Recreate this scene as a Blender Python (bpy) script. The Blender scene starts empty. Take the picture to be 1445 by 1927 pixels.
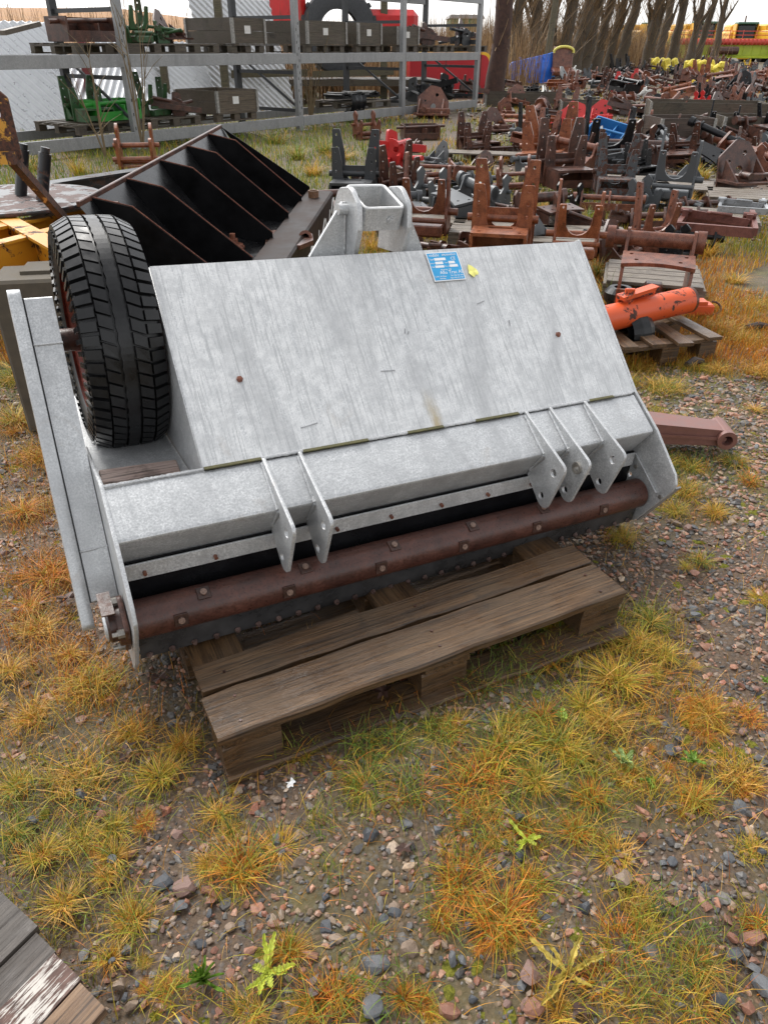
import bpy, bmesh, math, random
import numpy as np
from math import sin, cos, pi, radians, hypot, atan2
from mathutils import Vector, Matrix, Euler

# ------------------------------------------------------------------ camera, sky, sun, exposure
scene = bpy.context.scene
COL = scene.collection
CX, CY, FOC, TH, RO, CAMH = 722.5, 963.5, 1363.7, .5724, .0062, 1.4628
_f = np.array([0, cos(TH), -sin(TH)]); _u = np.array([0, sin(TH), cos(TH)]); _r = np.array([1., 0, 0])
RT = cos(RO)*_r + sin(RO)*_u; UP = -sin(RO)*_r + cos(RO)*_u
camd = bpy.data.cameras.new('camera'); cam = bpy.data.objects.new('camera', camd); COL.objects.link(cam)
cam.matrix_world = Matrix(((RT[0], UP[0], -_f[0], 0), (RT[1], UP[1], -_f[1], 0), (RT[2], UP[2], -_f[2], CAMH), (0, 0, 0, 1)))
camd.sensor_fit = 'VERTICAL'; camd.sensor_height = 24; camd.lens = 24*FOC/1927
camd.clip_start = .05; camd.clip_end = 3000
scene.camera = cam

world = bpy.data.worlds.new('World'); scene.world = world; world.use_nodes = True
wn = world.node_tree; wn.nodes.clear()
SUN_EL, SUN_AZ = radians(52), radians(-35)          # azimuth measured from +Y towards +X
sky = wn.nodes.new('ShaderNodeTexSky'); sky.sky_type = 'NISHITA'; sky.sun_disc = False
sky.sun_elevation = SUN_EL; sky.sun_rotation = SUN_AZ; sky.air_density = 1.0; sky.dust_density = 2.0; sky.ozone_density = 1.0
hs = wn.nodes.new('ShaderNodeHueSaturation'); hs.inputs['Saturation'].default_value = .12; hs.inputs['Value'].default_value = 1.25
bg = wn.nodes.new('ShaderNodeBackground'); bg.inputs['Strength'].default_value = .15
wo = wn.nodes.new('ShaderNodeOutputWorld')
wn.links.new(sky.outputs[0], hs.inputs['Color']); wn.links.new(hs.outputs[0], bg.inputs[0]); wn.links.new(bg.outputs[0], wo.inputs[0])
sund = bpy.data.lights.new('sun', 'SUN'); sund.energy = 1.5; sund.angle = radians(24); sund.color = (1, .965, .91)
sun = bpy.data.objects.new('sun', sund); COL.objects.link(sun)
_sd = Vector((sin(SUN_AZ)*cos(SUN_EL), cos(SUN_AZ)*cos(SUN_EL), sin(SUN_EL)))
sun.rotation_euler = (-_sd).to_track_quat('-Z', 'Y').to_euler(); sun.location = (0, 0, 20)
vs = scene.view_settings; vs.view_transform = 'Standard'; vs.look = 'None'; vs.gamma = 1; vs.use_curve_mapping = False
vs.exposure = .85

# ------------------------------------------------------------------ photo pixel -> direction -> point
CAMP = np.array([0, 0, CAMH])
def ray(x, y): return _f + RT*(x-CX)/FOC + UP*(CY-y)/FOC
def gz(x, y, z=0.):
    d = ray(x, y); return Vector(CAMP + d*(z-CAMH)/d[2])
def aty(x, y, Y):
    d = ray(x, y); return Vector(CAMP + d*Y/d[1])
def pxm(p): return FOC/float((np.array(p)-CAMP) @ _f)
def topx(P):
    d = P-CAMP; z = d @ _f; z = np.where(z < .05, .05, z)
    return CX+FOC*(d @ RT)/z, CY-FOC*(d @ UP)/z

# ------------------------------------------------------------------ material helpers
def nd(nt, t, ins=None, **kw):
    n = nt.nodes.new(t)
    for k, v in kw.items(): setattr(n, k, v)
    for k, v in (ins or {}).items():
        if hasattr(v, 'is_output'): nt.links.new(v, n.inputs[k])
        else: n.inputs[k].default_value = v
    return n
def c4(c): return (c[0], c[1], c[2], 1)
class Mt:
    def __init__(s, name, rough=.5, metal=0., spec=.5):
        s.m = bpy.data.materials.new(name); s.m.use_nodes = True; s.nt = s.m.node_tree
        s.b = s.nt.nodes['Principled BSDF']; s.out = s.nt.nodes['Material Output']
        s.b.inputs['Roughness'].default_value = rough; s.b.inputs['Metallic'].default_value = metal
        s.b.inputs['Specular IOR Level'].default_value = spec
        s.tc = nd(s.nt, 'ShaderNodeTexCoord')
        oi = nd(s.nt, 'ShaderNodeObjectInfo'); s.rnd = oi.outputs['Random']
    def co(s, scale=(1, 1, 1), rand=False, kind='Object'):
        v = s.tc.outputs[kind]
        if rand:
            w = nd(s.nt, 'ShaderNodeVectorMath', {0: v}, operation='ADD')
            m = nd(s.nt, 'ShaderNodeMath', {0: s.rnd, 1: 37.0}, operation='MULTIPLY')
            s.nt.links.new(m.outputs[0], w.inputs[1]); v = w.outputs[0]
        return nd(s.nt, 'ShaderNodeMapping', {'Vector': v, 'Scale': scale}).outputs[0]
    def noise(s, v, scale=5, detail=4, rough=.6, dist=0.):
        return nd(s.nt, 'ShaderNodeTexNoise', {'Vector': v, 'Scale': scale, 'Detail': detail, 'Roughness': rough, 'Distortion': dist}).outputs[0]
    def voro(s, v, scale=5, feature='F1', out=0):
        return nd(s.nt, 'ShaderNodeTexVoronoi', {'Vector': v, 'Scale': scale}, feature=feature).outputs[out]
    def ramp(s, f, stops, interp='LINEAR'):
        r = nd(s.nt, 'ShaderNodeValToRGB', {0: f}); e = r.color_ramp.elements; r.color_ramp.interpolation = interp
        while len(e) < len(stops): e.new(.5)
        for i, (p, c) in enumerate(stops):
            e[i].position = p; e[i].color = c4(c) if hasattr(c, '__len__') else (c, c, c, 1)
        return r.outputs[0]
    def mix(s, f, a, b, bt='MIX'):
        n = nd(s.nt, 'ShaderNodeMix', data_type='RGBA', blend_type=bt)
        for k, v in ((0, f), (6, a), (7, b)):
            if hasattr(v, 'is_output'): s.nt.links.new(v, n.inputs[k])
            else: n.inputs[k].default_value = v if k == 0 else c4(v)
        return n.outputs[2]
    def math(s, op, a, b=0.):
        n = nd(s.nt, 'ShaderNodeMath', operation=op)
        for k, v in ((0, a), (1, b)):
            if hasattr(v, 'is_output'): s.nt.links.new(v, n.inputs[k])
            else: n.inputs[k].default_value = v
        return n.outputs[0]
    def attr(s, name): return nd(s.nt, 'ShaderNodeAttribute', attribute_name=name).outputs['Color']
    def set(s, color=None, rough=None, metal=None, height=None, bump=.3, bdist=.002):
        for k, v in (('Base Color', color), ('Roughness', rough), ('Metallic', metal)):
            if v is None: continue
            if hasattr(v, 'is_output'): s.nt.links.new(v, s.b.inputs[k])
            else: s.b.inputs[k].default_value = c4(v) if k == 'Base Color' else v
        if height is not None:
            bn = nd(s.nt, 'ShaderNodeBump', {'Height': height, 'Strength': bump, 'Distance': bdist})
            s.nt.links.new(bn.outputs[0], s.b.inputs['Normal'])
        return s.m

def m_galv(name='galvanised_steel', base=1.0, sk=.12):
    M = Mt(name, .42, .35)
    v = M.co()
    fine = M.noise(v, 210, 3, .75); mid = M.noise(v, 26, 5, .68); big = M.noise(nd(M.nt, 'ShaderNodeMapping', {'Vector': M.tc.outputs['Object'], 'Rotation': (0, 0, radians(25)), 'Scale': (6, 1.6, 1.6)}).outputs[0], 1.0, 5, .62, .8)
    # brush-like run marks of the zinc, following the slope of the sheet
    rv = nd(M.nt, 'ShaderNodeVectorRotate', {'Vector': M.tc.outputs['Object'], 'Axis': (1, 0, 0), 'Angle': radians(45)}, rotation_type='AXIS_ANGLE').outputs[0]
    rv = nd(M.nt, 'ShaderNodeVectorRotate', {'Vector': rv, 'Axis': (0, 0, 1), 'Angle': radians(-16)}, rotation_type='AXIS_ANGLE').outputs[0]
    sv = nd(M.nt, 'ShaderNodeMapping', {'Vector': rv, 'Scale': (150, 5.5, 5.5)}).outputs[0]
    st = M.noise(sv, 1.0, 5, .7, .35)
    c = M.ramp(fine, [(.28, (.34*base, .345*base, .35*base)), (.46, (.52*base, .53*base, .535*base)), (.66, (.74*base, .745*base, .745*base))])
    c = M.mix(M.ramp(st, [(.38, 0), (.47, .8*sk), (.56, .3*sk)]), c, (.76*base, .76*base, .75*base))
    c = M.mix(M.ramp(st, [(.53, 0), (.61, .48*sk)]), c, (.33*base, .335*base, .34*base))
    c = M.mix(M.ramp(mid, [(.38, .45), (.58, 0)]), c, (.40*base, .41*base, .415*base))
    c = M.mix(M.ramp(big, [(.46, 0), (.66, .62)]), c, (.38*base, .385*base, .39*base))
    rn = M.noise(v, 5.2, 6, .7, 1.1)
    c = M.mix(M.ramp(rn, [(.62, 0), (.74, .32)]), c, (.36*base, .30*base, .24*base))
    rough = M.ramp(fine, [(.3, .30), (.7, .5)])
    return M.set(c, rough, M.ramp(fine, [(.3, .5), (.7, .3)]), M.math('ADD', M.math('MULTIPLY', fine, .4), mid), .16, .003)
def m_rust(name, dark=(.035, .016, .011), mid=(.105, .040, .024), light=(.19, .078, .045), rough=.5, s=1.0):
    M = Mt(name, rough, 0., .5); v = M.co(rand=True)
    a = M.noise(v, 7*s, 6, .65, .4); f = M.noise(v, 90*s, 4, .7)
    c = M.ramp(a, [(.3, dark), (.5, mid), (.72, light)])
    c = M.mix(M.ramp(f, [(.38, .55), (.62, 0)]), c, tuple(x*.45 for x in dark))
    return M.set(c, M.ramp(f, [(.3, rough-.18), (.7, rough+.15)]), None, f, .35, .002)
def m_paint(name, paint, chip=.5, rust=(.10, .035, .018), dark=(.02, .012, .01), rough=.42, s=1.0):
    M = Mt(name, rough, 0., .5); v = M.co(rand=True)
    a = M.noise(v, 9*s, 8, .68, .5); b = M.noise(v, 2.3*s, 3, .5); f = M.noise(v, 70*s, 3, .6)
    fac = M.math('ADD', a, M.math('MULTIPLY', M.math('SUBTRACT', b, .5), .55))
    k = M.ramp(fac, [(chip, 0), (chip+.03, 1)])
    pc = M.mix(M.ramp(b, [(.3, .35), (.7, 0)]), paint, tuple(x*.55 for x in paint))
    c = M.mix(k, pc, M.ramp(f, [(.35, dark), (.6, rust)]))
    return M.set(c, M.ramp(k, [(0, rough), (1, .75)]), None, M.math('SUBTRACT', M.math('MULTIPLY', f, .2), k), .5, .002)
def m_wood(name, a=(.055, .034, .021), b=(.17, .105, .06), grey=(.17, .15, .125), gk=.4, rough=.6):
    M = Mt(name, rough, 0., .4); v = M.co(rand=True)
    gv = nd(M.nt, 'ShaderNodeMapping', {'Vector': v, 'Scale': (2.2, 70, 70)}).outputs[0]
    g = M.noise(gv, 1, 6, .7, .6); big = M.noise(v, 6, 5, .65, .5)
    gv2 = nd(M.nt, 'ShaderNodeMapping', {'Vector': v, 'Scale': (5, 260, 260)}).outputs[0]
    g2 = M.noise(gv2, 1, 3, .6)
    c = M.ramp(g, [(.3, a), (.62, b), (.85, tuple(min(1, x*1.5) for x in b))])
    c = M.mix(M.ramp(big, [(.42, 0), (.68, gk)]), c, grey)
    c = M.mix(M.ramp(M.noise(v, 3.1, 5, .7, .8), [(.56, 0), (.7, .8)]), c, (.022, .016, .012))
    c = M.mix(M.ramp(g2, [(.36, .75), (.5, 0)]), c, (.02, .014, .01))
    return M.set(c, M.ramp(big, [(.35, rough-.22), (.65, rough+.15)]), None, M.math('ADD', M.math('MULTIPLY', g2, .6), g), .8, .004)
def m_plain(name, col, rough=.5, metal=0., var=.35, s=20, spec=.5):
    M = Mt(name, rough, metal, spec); v = M.co(rand=True)
    f = M.noise(v, s, 5, .65)
    c = M.ramp(f, [(.3, tuple(x*(1-var) for x in col)), (.7, tuple(min(1, x*(1+var)) for x in col))])
    return M.set(c, M.ramp(f, [(.3, max(.05, rough-.12)), (.7, min(1, rough+.12))]), None, f, .15, .002)

# ------------------------------------------------------------------ mesh helpers
class MB:
    """collects shapes of one part into a single mesh"""
    def __init__(s): s.v = []; s.f = []
    def add(s, vs, fs):
        o = len(s.v); s.v += [tuple(p) for p in vs]; s.f += [tuple(i+o for i in f) for f in fs]; return s
    def box(s, c, d, rot=None, bev=0.):
        hx, hy, hz = d[0]/2, d[1]/2, d[2]/2
        if bev <= 0:
            vs = [Vector((x, y, z)) for x in (-hx, hx) for y in (-hy, hy) for z in (-hz, hz)]
            fs = [(0, 1, 3, 2), (4, 6, 7, 5), (0, 4, 5, 1), (2, 3, 7, 6), (0, 2, 6, 4), (1, 5, 7, 3)]
        else:
            b = min(bev, hx*.45, hy*.45, hz*.45); vs = []; ix = {}
            for sx in (-1, 1):
                for sy in (-1, 1):
                    for sz in (-1, 1):
                        for k in range(3):
                            p = [sx*hx, sy*hy, sz*hz]
                            for j in range(3):
                                if j != k: p[j] -= (sx, sy, sz)[j]*b
                            ix[(sx, sy, sz, k)] = len(vs); vs.append(Vector(p))
            fs = []
            for k in range(3):
                a, bb = [j for j in range(3) if j != k]
                for sg in (-1, 1):
                    q = []
                    for (p, r) in ((-1, -1), (1, -1), (1, 1), (-1, 1)):
                        t = [0, 0, 0]; t[k] = sg; t[a] = p; t[bb] = r; q.append(ix[(*t, k)])
                    fs.append(tuple(q))
            for k in range(3):          # edges along axis k
                a, bb = [j for j in range(3) if j != k]
                for p in (-1, 1):
                    for r in (-1, 1):
                        q = []
                        for (sg, ax) in ((-1, a), (1, a), (1, bb), (-1, bb)):
                            t = [0, 0, 0]; t[k] = sg; t[a] = p; t[bb] = r; q.append(ix[(*t, ax)])
                        fs.append(tuple(q))
            for sx in (-1, 1):
                for sy in (-1, 1):
                    for sz in (-1, 1): fs.append(tuple(ix[(sx, sy, sz, k)] for k in range(3)))
        if rot is not None: vs = [rot @ p for p in vs]
        c = Vector(c); return s.add([p+c for p in vs], fs)
    def bar(s, p0, p1, w, h, up=(0, 0, 1), bev=0.):
        """rectangular bar from p0 to p1: w sideways, h along up"""
        p0, p1 = Vector(p0), Vector(p1); x = p1-p0; L = x.length; x.normalize()
        y = Vector(up).cross(x)
        if y.length < 1e-4: y = Vector((0, 1, 0)).cross(x)
        y.normalize(); z = x.cross(y)
        return s.box((p0+p1)/2, (L, w, h), Matrix((x, y, z)).transposed(), bev)
    def tube(s, pts, r, n=8, caps=True):
        pts = [Vector(p) for p in pts]; rs = r if hasattr(r, '__len__') else [r]*len(pts)
        vs = []; a0 = None
        for i, p in enumerate(pts):
            t = (pts[min(i+1, len(pts)-1)]-pts[max(i-1, 0)]).normalized()
            if a0 is None: a0 = t.orthogonal().normalized()
            a0 = (a0-t*a0.dot(t)).normalized(); b0 = t.cross(a0)
            vs += [p+(a0*cos(2*pi*k/n)+b0*sin(2*pi*k/n))*rs[i] for k in range(n)]
        fs = [(i*n+k, i*n+(k+1) % n, (i+1)*n+(k+1) % n, (i+1)*n+k) for i in range(len(pts)-1) for k in range(n)]
        if caps: fs += [tuple(range(n))[::-1], tuple(range((len(pts)-1)*n, len(pts)*n))]
        return s.add(vs, fs)
    def pipe(s, p0, p1, r, ri, n=16):
        """hollow tube with wall"""
        p0, p1 = Vector(p0), Vector(p1); t = (p1-p0).normalized(); a = t.orthogonal().normalized(); b = t.cross(a)
        vs = [p+(a*cos(2*pi*k/n)+b*sin(2*pi*k/n))*q for p in (p0, p1) for q in (r, ri) for k in range(n)]
        fs = []
        for k in range(n):
            j = (k+1) % n
            fs += [(k, j, 2*n+j, 2*n+k), (n+k, 3*n+k, 3*n+j, n+j), (k, n+k, n+j, j), (2*n+k, 2*n+j, 3*n+j, 3*n+k)]
        return s.add(vs, fs)
    def lathe(s, prof, n=32, axis='X', c=(0, 0, 0), close=False):
        """prof: list of (axial, radius)"""
        vs = []; m = len(prof)
        for k in range(n):
            a = 2*pi*k/n
            for (x, r) in prof:
                p = (x, r*cos(a), r*sin(a)) if axis == 'X' else (r*cos(a), r*sin(a), x)
                vs.append((p[0]+c[0], p[1]+c[1], p[2]+c[2]))
        e = m if close else m-1
        fs = [(k*m+i, k*m+(i+1) % m, ((k+1) % n)*m+(i+1) % m, ((k+1) % n)*m+i) for k in range(n) for i in range(e)]
        return s.add(vs, fs)
    def prism(s, poly, lo, hi, axis=0):
        """polygon in the two other axes, extruded along axis from lo to hi"""
        n = len(poly)
        def P(q, t):
            return [(t, q[0], q[1]), (q[0], t, q[1]), (q[0], q[1], t)][axis]
        vs = [P(q, lo) for q in poly]+[P(q, hi) for q in poly]
        fs = [tuple(range(n))[::-1], tuple(range(n, 2*n))]+[(i, (i+1) % n, n+(i+1) % n, n+i) for i in range(n)]
        return s.add(vs, fs)
    def mesh(s, name, smooth=False):
        me = bpy.data.meshes.new(name); me.from_pydata([tuple(p) for p in s.v], [], s.f)
        bm = bmesh.new(); bm.from_mesh(me); bmesh.ops.recalc_face_normals(bm, faces=bm.faces); bm.to_mesh(me); bm.free()
        if smooth: autosmooth(me)
        return me
    def obj(s, name, mat, parent=None, smooth=False):
        return link(name, s.mesh(name, smooth), mat, parent)
def autosmooth(me, ang=35):
    me.polygons.foreach_set('use_smooth', [True]*len(me.polygons))
    bm = bmesh.new(); bm.from_mesh(me)
    for e in bm.edges:
        if len(e.link_faces) == 2 and e.calc_face_angle(0) > radians(ang): e.smooth = False
    bm.to_mesh(me); bm.free()
def link(name, me, mat=None, parent=None, loc=None, rot=None, scale=None):
    o = bpy.data.objects.new(name, me); COL.objects.link(o)
    if mat is not None and me is not None and len(me.materials) == 0: me.materials.append(mat)
    if parent is not None: o.parent = parent
    if loc is not None: o.location = loc
    if rot is not None: o.rotation_euler = rot
    if scale is not None: o.scale = scale if hasattr(scale, '__len__') else (scale,)*3
    return o
def tag(o, label, cat, group=None):
    o['label'] = label; o['category'] = cat
    if group: o['group'] = group
    return o
def thing(name, label, cat, loc=(0, 0, 0), rz=0., group=None, rot=None):
    o = bpy.data.objects.new(name, None); COL.objects.link(o); o.location = loc
    o.rotation_euler = rot if rot is not None else (0, 0, rz); o.empty_display_size = .1
    return tag(o, label, cat, group)
def copy_tree(o, parent=None):
    c = o.copy(); COL.objects.link(c); c.parent = parent
    for ch in o.children: copy_tree(ch, c)
    return c
def plate_mesh(name, outline, holes=(), t=.01, bev=.0):
    """flat plate in local XY with real holes, thickness along Z (centred)"""
    cu = bpy.data.curves.new(name, 'CURVE'); cu.dimensions = '2D'; cu.fill_mode = 'BOTH'
    cu.extrude = max(t/2-bev, .0001); cu.bevel_depth = bev; cu.bevel_resolution = 0
    def poly(pts):
        sp = cu.splines.new('POLY'); sp.points.add(len(pts)-1)
        for i, p in enumerate(pts): sp.points[i].co = (p[0], p[1], 0, 1)
        sp.use_cyclic_u = True
    poly(outline)
    for h in holes:
        if len(h) == 3 and not hasattr(h[0], '__len__'): poly([(h[0]+h[2]*cos(2*pi*k/14), h[1]+h[2]*sin(2*pi*k/14)) for k in range(14)])
        else: poly(h)
    o = bpy.data.objects.new('tmp', cu); me = o.to_mesh().copy(); o.to_mesh_clear()
    bpy.data.objects.remove(o); bpy.data.curves.remove(cu); me.name = name
    me.materials.clear()
    return me
def rounded(pts, rad, n=5):
    """round the corners of a polygon; rad a number or a list"""
    out = []; N = len(pts)
    for i in range(N):
        p = Vector(pts[i]).to_2d(); a = Vector(pts[i-1]).to_2d(); b = Vector(pts[(i+1) % N]).to_2d()
        r = rad[i] if hasattr(rad, '__len__') else rad
        if r <= 0: out.append(tuple(p)); continue
        da = (a-p); db = (b-p); la, lb = da.length, db.length; da.normalize(); db.normalize()
        ang = da.angle(db); d = min(r/max(math.tan(ang/2), .05), la*.48, lb*.48)
        A = p+da*d; B = p+db*d
        for k in range(n+1):
            t = k/n; out.append(tuple(A*(1-t)**2+p*2*t*(1-t)+B*t*t))
    return out
def vzplate(u, me_name, outline, holes, t, bev=.0012):
    """plate standing in a plane u = const of the mower: outline given as (v, z)"""
    me = plate_mesh(me_name, outline, holes, t, bev)
    # local (x, y, z) -> (u + z, v = x, z = y)
    me.transform(Matrix(((0, 0, 1, u), (1, 0, 0, 0), (0, 1, 0, 0), (0, 0, 0, 1))))
    me.update(); return me
def noisy(me, amp, freq=8., seed=0):
    """slightly uneven surface for worn pieces"""
    from mathutils import noise
    for v in me.vertices:
        v.co += noise.noise_vector(v.co*freq+Vector((seed*3.1, seed*1.7, seed)))*amp
    me.update(); return me
def bead(mb, p0, p1, r=.004, step=.006, seed=0):
    """weld bead: a lumpy little tube"""
    rr = random.Random(seed); p0, p1 = Vector(p0), Vector(p1); n = max(2, int((p1-p0).length/step))
    mb.tube([p0.lerp(p1, i/n) for i in range(n+1)], [r*(.8+.45*rr.random()) for i in range(n+1)], 6)
RNG = np.random.default_rng(7)
random.seed(7)
# ------------------------------------------------------------------ materials
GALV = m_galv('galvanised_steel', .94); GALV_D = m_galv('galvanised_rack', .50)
RUST = m_rust('rust_brown', (.055, .020, .012), (.185, .060, .032), (.29, .11, .06), .38); RUST2 = m_rust('rust_orange', (.08, .024, .010), (.27, .080, .030), (.38, .14, .06), .38)
RUST3 = m_rust('rust_dark', (.018, .011, .009), (.085, .034, .022), (.17, .068, .042), .40)
ROLLER = m_rust('roller_rust', (.035, .014, .011), (.085, .031, .021), (.13, .05, .034), .40, 1.6)
BLACK = m_plain('black_paint', (.008, .008, .009), .36, 0, .5, 14, .3)
BLACK2 = m_paint('black_worn', (.014, .014, .016), .60, (.07, .03, .018), (.03, .02, .015), .3)
RUBBER = m_plain('tyre_rubber', (.0085, .0085, .009), .36, 0, .4, 25, .35)
FLAP = m_plain('rubber_flap', (.008, .008, .009), .22, 0, .4, 9)
YEL = m_paint('yellow_paint', (.62, .28, .02), .545, (.09, .032, .014), (.025, .013, .01))
ORANGE = m_paint('orange_paint', (.62, .088, .020), .60, (.09, .032, .02), (.03, .015, .012))
REDP = m_paint('red_paint', (.48, .018, .016), .70); BLUEP = m_paint('blue_paint', (.03, .15, .36), .70)
GREENP = m_paint('green_paint', (.028, .085, .026), .56, (.06, .05, .02), (.02, .03, .012))
WOOD = m_wood('wet_pallet_wood', (.020, .010, .005), (.125, .068, .030), (.13, .095, .06), .35, .45); WOOD_G = m_wood('grey_pallet_wood', (.07, .055, .042), (.20, .16, .12), (.24, .22, .19), .6)
WOOD_D = m_wood('dark_crate_wood', (.035, .026, .018), (.10, .075, .05), (.10, .10, .075), .5)
PAPER = m_plain('white_paper', (.62, .61, .58), .7, 0, .15, 30)
BOLT = m_plain('bolt_zinc', (.32, .30, .27), .4, .6, .4, 60)

# ------------------------------------------------------------------ ground
def gh(x, y):
    return np.clip(1.6-y/6., 0, 1)*np.clip(y*4, 0, 1)*(.008*np.sin(3.1*x+1.3*y)+.006*np.sin(7.3*x-5.1*y+1)+.004*np.sin(15*x+11*y)+.003*np.sin(23*x-19*y+2)-.006)
def graded(lo, hi, fine_lo, fine_hi, step, grow=1.12):
    a = list(np.arange(fine_lo, fine_hi+1e-6, step)); s = step; p = a[-1]
    while p < hi: s *= grow; p = min(hi, p+s); a.append(p)
    s = step; p = a[0]; pre = []
    while p > lo: s *= grow; p = max(lo, p-s); pre.append(p)
    return np.array(pre[::-1]+a)
gx = graded(-700, 700, -2.2, 2.6, .035); gy = graded(-60, 1500, .2, 4.4, .035)
GX, GY = np.meshgrid(gx, gy); GZ = np.where((abs(GX) < 30) & (GY < 60), gh(GX, GY), 0)
nx, ny = len(gx), len(gy)
me = bpy.data.meshes.new('ground')
idx = np.arange(nx*ny).reshape(ny, nx)
me.from_pydata(np.stack([GX.ravel(), GY.ravel(), GZ.ravel()], 1).tolist(), [], np.stack([idx[:-1, :-1].ravel(), idx[:-1, 1:].ravel(), idx[1:, 1:].ravel(), idx[1:, :-1].ravel()], 1).tolist())
me.polygons.foreach_set('use_smooth', [True]*len(me.polygons))
def m_ground():
    M = Mt('damp_gravel_soil', .7, 0, .35); v = M.co()
    big = M.noise(v, .9, 5, .6, .5); mid = M.noise(v, 7, 5, .65); fine = M.noise(v, 90, 4, .7)
    pebc = M.voro(v, 75, 'F1', 1); peb = M.voro(v, 75, 'F1', 0)
    c = M.ramp(fine, [(.3, (.032, .020, .012)), (.7, (.125, .082, .050))])
    sep = nd(M.nt, 'ShaderNodeSeparateColor', {0: pebc})
    pc = M.ramp(sep.outputs[0], [(0, (.07, .07, .075)), (.35, (.15, .12, .10)), (.6, (.05, .05, .055)), (.8, (.22, .12, .08)), (1, (.20, .17, .13))])
    c = M.mix(M.math('MULTIPLY', M.ramp(peb, [(.25, 1), (.5, 0)]), M.ramp(mid, [(.35, 0), (.55, .85)])), c, pc)
    c = M.mix(M.ramp(big, [(.46, 0), (.62, .75)]), c, M.ramp(mid, [(.35, (.035, .04, .010)), (.65, (.13, .12, .02))]))
    return M.set(c, M.ramp(fine, [(.3, .5), (.7, .85)]), None, M.math('ADD', M.math('MULTIPLY', peb, -.8), fine), .7, .006)
ground = link('ground', me, m_ground()); ground['kind'] = 'structure'

# ------------------------------------------------------------------ the mower (frame fitted to the photograph)
YA, TI = .4785, -.0514
MU = Vector((cos(YA)*cos(TI), sin(YA)*cos(TI), sin(TI))); MV = Vector((-sin(YA), cos(YA), 0)); MZ = MU.cross(MV)
MO = Vector((-.6172, 1.3603, .4924)); MW = 1.70; U1 = .245
mow = thing('flail_mower', 'galvanised steel flail mower with one black tyre standing on a wooden pallet', 'mower')
mow.matrix_world = Matrix(((MU.x, MV.x, MZ.x, MO.x), (MU.y, MV.y, MZ.y, MO.y), (MU.z, MV.z, MZ.z, MO.z), (0, 0, 0, 1)))
MINV = mow.matrix_world.inverted()
E1 = Vector((.823, .569)); E2 = Vector((.569, -.823)); BB = Vector((.123, .085)); TP = Vector((.529, .490))
ES = (TP-BB).normalized(); EN = Vector((-ES.y, ES.x))           # along and out of the hood sheet, in (v, z)
def hood(u, s, n=0.):
    p = BB+ES*s+EN*n; return Vector((u, p.x, p.y))
SL = (TP-BB).length
def in_hood(me):           # mesh made in (u, s, n) -> mower frame
    me.transform(Matrix(((1, 0, 0, 0), (0, ES.x, EN.x, BB.x), (0, ES.y, EN.y, BB.y), (0, 0, 0, 1)))); me.update(); return me
# hood sheet, slightly dented
n1, n2 = 60, 24; vs_ = []; fs_ = []
from mathutils import noise as mnoise
for side in (0, 1):
    for j in range(n2+1):
        for i in range(n1+1):
            u = U1+(MW-U1)*i/n1; s = .004+(SL-.004)*j/n2
            dz = mnoise.noise(Vector((u*2.2, s*3, 1)))*.0035*(min(1, 6*min(i/n1, 1-i/n1, j/n2, 1-j/n2)))
            vs_.append((u, s, dz-(.007 if side else 0)))
A = (n1+1)*(n2+1)
for j in range(n2):
    for i in range(n1):
        a = j*(n1+1)+i; q = (a, a+1, a+n1+2, a+n1+1); fs_ += [q, tuple(A+k for k in q[::-1])]
ring = [i for i in range(n1+1)]+[j*(n1+1)+n1 for j in range(1, n2+1)]+[n2*(n1+1)+i for i in range(n1-1, -1, -1)]+[j*(n1+1) for j in range(n2-1, 0, -1)]
for k in range(len(ring)): a, b = ring[k], ring[(k+1) % len(ring)]; fs_.append((a, A+a, A+b, b))
mb = MB().add(vs_, fs_); me = mb.mesh('hood_sheet'); in_hood(me); autosmooth(me)
def m_hood():
    m = m_galv('galvanised_hood', .98, 1.0); nt = m.node_tree; b = nt.nodes['Principled BSDF']
    M = Mt.__new__(Mt); M.m = m; M.nt = nt; M.b = b; M.tc = nd(nt, 'ShaderNodeTexCoord')
    old = b.inputs['Base Color'].links[0].from_socket
    sx = nd(nt, 'ShaderNodeSeparateXYZ', {0: M.tc.outputs['Object']})
    v = M.co(); wob = M.math('MULTIPLY', M.math('SUBTRACT', M.noise(v, 25, 4, .6), .5), .05)
    d = M.math('ABSOLUTE', M.math('ADD', M.math('SUBTRACT', sx.outputs[0], .938), M.math('ADD', wob, M.math('MULTIPLY', M.math('SUBTRACT', sx.outputs[1], .12), .12))))
    k = M.math('MULTIPLY', M.ramp(d, [(.004, 1), (.026, 0)]), M.ramp(sx.outputs[1], [(.13, 1), (.215, 0)]))
    c = M.mix(M.math('MULTIPLY', k, .75), old, (.40, .30, .13))
    nt.links.new(c, b.inputs['Base Color']); return m
link('hood_sheet', me, m_hood(), mow)
# square beam across the front
bmf = BB*0+Vector((0, 0))
sec = [Vector((0, 0)), BB, BB+E2*.135, E2*.135]
beam = MB().prism(rounded([tuple(p) for p in sec], [.012]*4, 4), .004, MW-.012).mesh('beam'); autosmooth(beam, 25)
beam_o = link('beam', beam, GALV, mow)
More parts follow.
